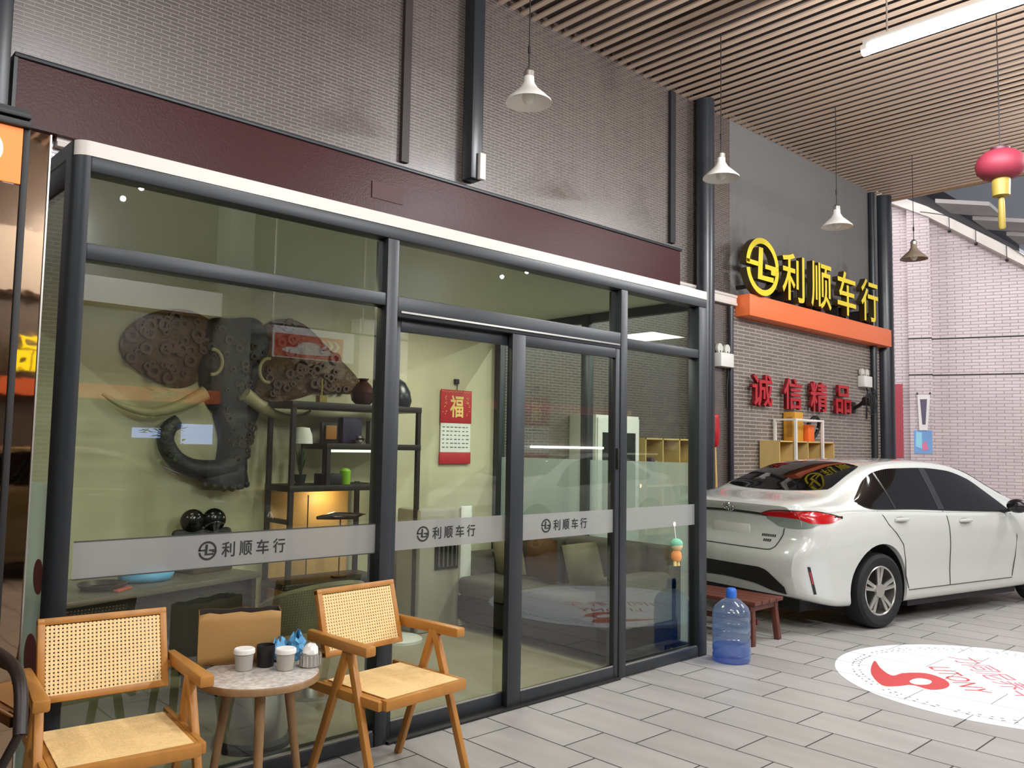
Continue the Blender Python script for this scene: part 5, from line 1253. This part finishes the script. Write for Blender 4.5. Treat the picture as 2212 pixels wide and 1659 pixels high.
def build_car(name, loc, rot, label, paint, detail=True):
    t = thing(name, loc, label, 'car', None, rot)
    me = body_me if paint is M_PAINT else body_me.copy()
    if paint is not M_PAINT: me.materials[0] = paint
    body = bpy.data.objects.new('body', me); C.objects.link(body); body.parent = t
    # glass
    for s in (-1, 1):
        mb = MB(); fn = lambda u, v: hit_side(u, v, 0.004, s)
        patch(mb, fn, rng(0.80, 1.98, 26), DLO_B, DLO_T, 8); mb.build('rear_side_window', M_CARGLASS, t)
        mb = MB(); patch(mb, fn, rng(2.06, 3.19, 24), DLO_B, DLO_T, 8); mb.build('front_side_window', M_CARGLASS, t)
        mb = MB(); fn2 = lambda u, v: hit_side(u, v, 0.006, s)
        patch(mb, fn2, rng(1.97, 2.07, 3), DLO_B, DLO_T, 8); mb.build('window_pillar', mat('gloss black trim', rgb(26, 26, 27), 0.2), t)
        mb = MB(); mb.grid([[hit_side(1.30 + k * 0.008 - 0.03 * (j / 8), DLO_B(1.3) + (DLO_T(1.28) - DLO_B(1.3)) * j / 8, 0.006, s) for j in range(9)] for k in range(4)]); mb.build('window_divider', mat('gloss black trim', rgb(26, 26, 27), 0.2), t)
        mb = MB(); ribbon(mb, [hit_side(x, DLO_B(x) - 0.006, 0.006, s) for x in rng(0.82, 3.15, 40)], (0, 0, 1), 0.012); mb.build('belt_moulding', M_BLACK, t)
    xl = lambda u: 0.575 + 0.10 * abs(u) ** 2.2
    xt = lambda u: 1.30 - 0.07 * abs(u) ** 2.5
    wl = lambda v: (0.60 - 0.10 * v)
    rows = []
    for i in range(25):
        u = -1 + i / 12; rows.append([hit_top(xl(u) + (xt(u) - xl(u)) * v, u * wl(v) * (1 - 0.03 * (2 * v - 1) ** 8), 0.005) for v in [j / 12 for j in range(13)]])
    MB().grid(rows).build('rear_window', M_CARGLASS, t)
    xl = lambda u: 3.46 - 0.16 * abs(u) ** 2.2
    xt = lambda u: 2.72 - 0.06 * abs(u) ** 2
    rows = []
    for i in range(25):
        u = -1 + i / 12; rows.append([hit_top(xl(u) + (xt(u) - xl(u)) * v, u * (0.66 - 0.12 * v), 0.005) + Vector((0.004, 0, 0)) for v in [j / 10 for j in range(11)]])
    MB().grid(rows).build('windscreen', M_CARGLASS, t)
    # lamps
    for s in (-1, 1):
        def fa(u, v, off=0.006): p = hit_ang(u, v, off); return Vector((p.x, p.y if s < 0 else -p.y, p.z))
        th0, th1 = rad(27), rad(70)
        up_ = interp([(th0, 0.965), (rad(34), 0.995), (rad(42), 1.003), (rad(55), 1.0), (rad(62), 0.985), (th1, 0.955)])
        lo_ = interp([(th0, 0.945), (rad(34), 0.945), (rad(46), 0.94), (rad(54), 0.905), (rad(62), 0.908), (th1, 0.945)])
        lo2 = interp([(th0, 0.945), (rad(33), 0.905), (rad(38), 0.868), (rad(46), 0.858), (rad(52), 0.868), (rad(57), 0.902), (th1, 0.940)])
        mb = MB(); patch(mb, fa, rng(th0, th1, 22), lo_, up_, 5); tl = mb.build('tail_lamp', M_TAIL, t)
        mb = MB(); patch(mb, lambda u, v: fa(u, v, 0.005), rng(rad(30), rad(57), 14), lo2, lo_, 4); mb.build('clear_lens', M_TAILCLR, tl)
        mb = MB()
        ribbon(mb, [fa(u, up_(u) + 0.004, 0.007) for u in rng(th0, th1, 22)], (0, 0, 1), 0.008)
        ribbon(mb, [fa(u, 0.955, 0.007) for u in rng(rad(66), rad(71.5), 6)], (0, 0, 1), 0.022)
        mb.build('lamp_edge', M_BLACK, tl)
        # side reflector slot in the bumper
        mb = MB(); mb.grid([[fa(rad(50) + (0.62 - z) * 0.26 + k * 0.012, z, 0.005) for k in range(-1, 2)] for z in rng(0.335, 0.56, 8)]); rf = mb.build('bumper_slot', M_BLACK, t)
        mb = MB(); mb.grid([[fa(rad(50) + (0.62 - z) * 0.26 + k * 0.006, z, 0.007) for k in range(-1, 2)] for z in rng(0.42, 0.52, 5)]); mb.build('red_reflector', M_TAIL, rf)
    # dark lower bumper insert with pale bar below it
    vt = interp([(-0.62, 0.375), (-0.55, 0.44), (-0.46, 0.505), (-0.38, 0.52), (0.38, 0.52), (0.46, 0.505), (0.55, 0.44), (0.62, 0.375)])
    vb = interp([(-0.62, 0.315), (-0.5, 0.33), (-0.3, 0.375), (0, 0.39), (0.3, 0.375), (0.5, 0.33), (0.62, 0.315)])
    mb = MB(); patch(mb, lambda u, v: hit_rear(u, v, 0.006), rng(-0.62, 0.62, 40), vb, vt, 6); mb.build('bumper_insert', M_BLACK, t)
    # trunk seams, dark strip between the tail lamps, badge and plate
    mb = MB()
    ribbon(mb, [hit_rear(y, 0.955 + 0.012 * (1 - (y / 0.42) ** 2), 0.006) for y in rng(-0.42, 0.42, 20)], (0, 0, 1), 0.020); mb.build('garnish_strip', M_BLACK, t)
    mb = MB()
    pts = [hit_rear(y, z, 0.004) for y, z in [(-0.575, 0.855), (-0.565, 0.80), (-0.545, 0.74), (-0.53, 0.70), (-0.50, 0.678)]] + [hit_rear(y, 0.672, 0.004) for y in rng(-0.46, 0.46, 20)] + [hit_rear(y, z, 0.004) for y, z in [(0.50, 0.678), (0.53, 0.70), (0.545, 0.74), (0.565, 0.80), (0.575, 0.855)]]
    mb.tube(pts, 0.004, 6); mb.build('trunk_gap', M_SEAM, t)
    mb = MB(); mb.tube([hit_rear(0.0 + 0.062 * math.cos(a), 1.0 + 0.0 + 0.036 * math.sin(a), 0.008) for a in rng(0, 2 * PI, 28)], 0.006, 8, False)
    mb.tube([hit_rear(0.0 + 0.024 * math.cos(a), 1.0 + 0.034 * math.sin(a), 0.008) for a in rng(0, 2 * PI, 20)], 0.004, 8, False)
    mb.tube([hit_rear(0.045 * math.cos(a), 1.012 + 0.014 * math.sin(a), 0.008) for a in rng(0, 2 * PI, 20)], 0.004, 8, False); mb.build('badge', M_CHROME, t)
    pl = MB().box(-0.012, 0.0, -0.22, 0.22, 0.73, 0.86, 0.004); 
    for v in pl.bm.verts: v.co.x += 0.105
    pl.build('plate_recess', mat('shaded white panel', rgb(206, 205, 200), 0.4), t)
    mb = MB(); rnd = random.Random(4)
    for z, n, y0 in ((0.775, 7, -0.36), (0.735, 4, -0.39)):
        for k in range(n):
            y = y0 - k * 0.021; mb.grid([[hit_rear(y, z, 0.006), hit_rear(y - 0.014, z, 0.006)], [hit_rear(y, z + 0.02, 0.006), hit_rear(y - 0.014, z + 0.02, 0.006)]])
    mb.build('lettering', mat('dark chrome', rgb(70, 68, 64), 0.3, metal=0.6), t, smooth=False)
    # door gaps, handles, door bottom line
    for s in (-1, 1):
        fs = lambda x, z, o=0.002: hit_side(x, z, o, s)
        mb = MB()
        mb.tube([fs(2.03, z) for z in rng(0.30, 0.965, 14)], 0.004, 6)
        mb.tube([fs(x, z) for x, z in [(1.02, 0.995), (1.06, 0.95), (1.10, 0.88), (1.20, 0.80), (1.30, 0.70), (1.345, 0.55), (1.36, 0.42), (1.40, 0.31)]], 0.004, 6)
        mb.tube([fs(x, z) for x, z in [(3.14, 0.92), (3.16, 0.7), (3.14, 0.5), (3.08, 0.31)]], 0.004, 6)
        mb.tube([fs(x, 0.295) for x in rng(1.40, 3.08, 20)], 0.0035, 6)
        mb.build('door_gap', M_SEAM, t)
        for xx, zz in ((1.30, 0.915), (2.30, 0.875)):
            p = fs(xx, zz, 0.016)
            h = MB().lathe([(0.001, -0.10), (0.016, -0.09), (0.02, 0.0), (0.016, 0.09), (0.001, 0.10)], p, 14, 'x', sx=0.9, sy=0.9).build('door_handle', paint, t)
            mb = MB(); mb.grid([[fs(xx + 0.08 * math.cos(a) * r, zz - 0.005 + 0.03 * math.sin(a) * r, 0.003) for a in rng(0, 2 * PI, 20)] for r in (0.05, 1.0)]); mb.build('handle_recess', mat('handle shade', rgb(150, 148, 144), 0.5), h)
        # mirror
        p = fs(3.02, 0.97, 0.0)
        mb = MB(); mb.ball((p.x + 0.03, p.y + s * 0.17, 1.00), 0.10, 18, sx=0.75, sy=1.0, sz=0.70); m_ = mb.build('door_mirror', mat('gloss black trim', rgb(26, 26, 27), 0.2), t)
        MB().bar((p.x + 0.02, p.y - s * 0.02, 0.93), (p.x + 0.04, p.y + s * 0.12, 0.96), 0.06, 0.03, (0, 0, 1), 0.008).build('mirror_arm', M_BLACK, m_)
        # head lamp
        def ff(u, v):
            h = BVH.ray_cast(Vector((6, s * u, v)), Vector((-1, 0, 0))); q = h[0] if h[0] is not None else Vector((4.5, s * u, v)); return q + Vector((0.005, s * 0.003, 0))
        mb = MB(); patch(mb, ff, rng(0.36, 0.70, 10), lambda u: 0.60 + 0.06 * (u - 0.36), lambda u: 0.66 + 0.14 * (u - 0.36), 4); mb.build('head_lamp', M_TAILCLR, t)
    mb = MB(); patch(mb, lambda u, v: (lambda h: (h[0] if h[0] is not None else Vector((4.6, u, v))) + Vector((0.006, 0, 0)))(BVH.ray_cast(Vector((6, u, v)), Vector((-1, 0, 0)))), rng(-0.5, 0.5, 20), lambda u: 0.30, lambda u: 0.52 - 0.1 * abs(u), 5); mb.build('front_grille', M_BLACK, t)
    # under body and wheel housings
    MB().box(0.30, 4.35, -0.58, 0.58, 0.15, 0.42).box(1.46, 3.23, -0.80, 0.80, 0.14, 0.30).build('underbody', M_BLACK, t, smooth=False)  # wide low middle box added to keep light from under the car
    for xw in (RWX, FWX):
        for s in (-1, 1):
            mb = MB(); mb.grid([[(xw + 0.387 * math.cos(a), s * y, WZ + 0.012 + 0.387 * math.sin(a)) for y in (0.52, 0.83)] for a in rng(-0.35, PI + 0.35, 28)]); mb.build('wheel_housing', M_BLACK, t)
            wc = (xw, s * 0.775, WZ)
            wh = MB().lathe([(0.205, -0.085), (0.225, -0.10), (0.285, -0.105), (0.312, -0.085), (0.318, -0.05), (0.318, 0.05), (0.312, 0.085), (0.285, 0.105), (0.225, 0.10), (0.205, 0.085)], wc, 48, 'y', cap=False).build('wheel', M_RUBBER, t)
            so = s * 0.085
            MB().lathe([(0.212, so * 1.06), (0.205, so * 1.10), (0.195, so * 1.02), (0.188, -so)], wc, 44, 'y', cap=False).build('rim', M_ALLOY, wh)
            MB().lathe([(0.01, -so * 0.3), (0.19, -so * 0.3)], wc, 32, 'y', cap=False).build('brake_shade', M_BLACK, wh)
            mb = MB(); yo = wc[1] + so * 0.80
            for k in range(5):
                for d in (-0.13, 0.13):
                    a = k * 2 * PI / 5 + 0.30
                    c1, s1, c2_, s2 = math.cos(a + d * 1.5), math.sin(a + d * 1.5), math.cos(a + d * 1.15), math.sin(a + d * 1.15)
                    mb.bar((wc[0] + 0.045 * c1, yo, wc[2] + 0.045 * s1), (wc[0] + 0.198 * c2_, yo + so * 0.15, wc[2] + 0.198 * s2), 0.028, 0.022, (0, 1, 0), 0.004, w2=0.036)
            mb.lathe([(0.058, yo - wc[1] - 0.02), (0.062, yo - wc[1] + s * 0.004), (0.035, yo - wc[1] + s * 0.014), (0.01, yo - wc[1] + s * 0.014)], wc, 24, 'y')
            mb.build('spokes', M_ALLOY, wh)
    return t
car = build_car('sedan_car', (5.517, 0.602, 0), rad(-12), 'white four-door saloon car parked beside the glass office, its rear towards it', M_PAINT)

# ================================================================== ACROSS THE HALL (seen mirrored in the panes)
def recolour(root, m_old, m_new):
    for ch in root.children:
        if ch.type == 'MESH' and m_old.name in [m.name for m in ch.data.materials if m]:
            ch.data = ch.data.copy()
            for i, m in enumerate(ch.data.materials):
                if m and m.name == m_old.name: ch.data.materials[i] = m_new
        recolour(ch, m_old, m_new)
c_ = copy_tree(car); c_.location = (10.9, -5.6, 0); c_.rotation_euler = (0, 0, rad(178))
c_['label'] = 'white saloon car across the hall, mirrored in the right door pane'
c_ = copy_tree(car); c_.location = (-0.2, -7.4, 0); c_.rotation_euler = (0, 0, rad(4)); recolour(c_, M_PAINT, mat('olive bronze car paint', rgb(92, 82, 54), 0.2, coat=1.0))
c_['label'] = 'olive bronze saloon car across the hall, mirrored in the left pane'
OY = -10.199
tag(MB((3.0, -10.0, 2.3)).box(1.0, 5.2, OY, -9.8, 2.12, 2.34).build('sign_beam', M_ORANGE), 'orange beam on the opposite wall, mirrored in the left pane', 'beam')
MQ = glyph('mirrored_sign_character', '品', 0.46, 0.50, 0.06, [M_YELLOWLIT, M_YSIDE], (2.12, -9.86, 2.72), (-1, 0, 0), (0, 0, 1), bold=0.03)
tag(MQ, 'lit yellow character 品 of the opposite shop sign, mirrored in the cladding at the left edge', 'sign character')
tag(MB((3.8, -10, 3.9)).box(2.4, 5.0, OY, -9.9, 3.6, 4.0).build('fascia_panel', M_WHITE), 'white fascia panel high on the opposite wall, mirrored in the left pane', 'panel')
tag(MB((13, -10, 2.4)).box(11.0, 16.0, OY, -9.8, 2.32, 2.48).build('awning', M_PINKRED), 'dusty red awning strip on the opposite wall, mirrored in the door', 'awning')
for i, (x0, x1, z0, z1) in enumerate(((4.5, 5.0, 1.45, 1.78), (3.72, 4.12, 1.54, 1.70))):
    tag(MB(((x0 + x1) / 2, -10, z0)).box(x0, x1, OY + 0.001, -10.05, z0, z1, 0.004).build('wall_screen', M_SCREEN), ['larger lit screen on the opposite wall, mirrored in the elephant trunk', 'smaller lit screen on the opposite wall, mirrored left of the elephant trunk'][i], 'screen', 'lit screens on the opposite wall')
t = thing('potted_tree', (3.85, -9.2, 0), 'green potted tree by the opposite wall, mirrored in the left pane', 'plant')
MB().lathe([(0.16, 0.0), (0.22, 0.42), (0.19, 0.42)], (0, 0, 0), 20).build('pot', mat('dark pot', rgb(60, 66, 60), 0.5), t)
MB().tube([(0, 0, 0.35), (0.02, 0.01, 1.2), (0, 0, 1.8)], [0.03, 0.025, 0.015], 8).build('stem', M_WALNUT, t)
mb = MB(); rnd = random.Random(12)
for k in range(260):
    c = Vector((rnd.gauss(0, 0.15), rnd.gauss(0, 0.15), rnd.uniform(1.2, 2.35))); a = rnd.uniform(0, 6.28); d = Vector((math.cos(a), math.sin(a), rnd.uniform(-0.5, 0.5))) * 0.09; e = Vector((-math.sin(a), math.cos(a), 0.2)) * 0.03
    mb.face([c - d, c + e, c + d, c - e])
mb.build('leaves', mat('fresh green', rgb(120, 150, 80), 0.6), t)
# hanging price sign with arrows
HS = (6.6, -9.6, 3.25)
t = thing('hanging_sign', HS, 'red and white hanging sign with three arrows across the hall, mirrored in the left pane', 'sign')
MB(HS).box(5.78, 7.40, -9.62, -9.58, 2.98, 3.53).build('board', M_DISC, t, smooth=False)
MB(HS).box(5.80, 7.16, -9.578, -9.572, 3.00, 3.40).build('red_field', mat('sign red', rgb(206, 70, 60), 0.5), t, smooth=False)
for xx in (5.77, 7.60):
    MB(HS).tube([(xx, -9.6, 3.5), (xx, -9.6, CZ)], 0.022, 10).build('rod', M_STEEL, t)
MB(HS).box(5.7, 9.0, -9.62, -9.58, 3.53, 3.56).build('top_bar', M_BLACK, t, smooth=False)
for k in range(3):
    x0 = 7.02 - k * 0.13
    MB(HS).prism([(x0, 3.34), (x0 - 0.06, 3.34), (x0 + 0.02, 3.25), (x0 - 0.06, 3.16), (x0, 3.16), (x0 + 0.08, 3.25)], 0.004, lambda u, v, d: (u, -9.571 + d, v)).build('arrow', M_PAPER, t, smooth=False)
MB(HS).prism(closedpts([(5.95, 3.10), (6.0, 3.16), (6.2, 3.18), (6.32, 3.27), (6.6, 3.27), (6.74, 3.18), (6.9, 3.15), (6.92, 3.08), (6.5, 3.06), (6.2, 3.06)], 4), 0.004, lambda u, v, d: (u, -9.571 + d, v)).build('car_outline', M_PAPER, t, smooth=False)
tag(MB((5.3, -10, 0)).box(4.98, 5.42, OY, -9.7, 0.0, 5.88).build('pillar', mat('pale grey plaster', rgb(132, 130, 122), 0.7)), 'pale grey square pillar on the opposite side, mirrored beside the elephant head', 'pillar')
tag(MB((1.9, -10, 3.6)).box(1.45, 2.39, OY, -9.9, 3.6, 4.5).build('fascia_panel', M_WHITE), 'white square panel on the opposite wall, mirrored in the cladding at the left edge', 'panel')
tag(MB((8.3, -10, 2.9)).box(7.72, 8.9, OY, -9.9, 2.75, 3.9).build('fascia_panel', M_WHITE), 'white fascia panel on the opposite wall, mirrored right of the hanging sign', 'panel')
# lit desk lamps strip across the hall
tag(MB((13.8, -10, 1.5)).box(12.6, 15.0, OY, -10.0, 1.47, 1.53).build('strip_light', M_TUBE), 'lit strip along the opposite counter, mirrored as dashes in the right door', 'strip light')
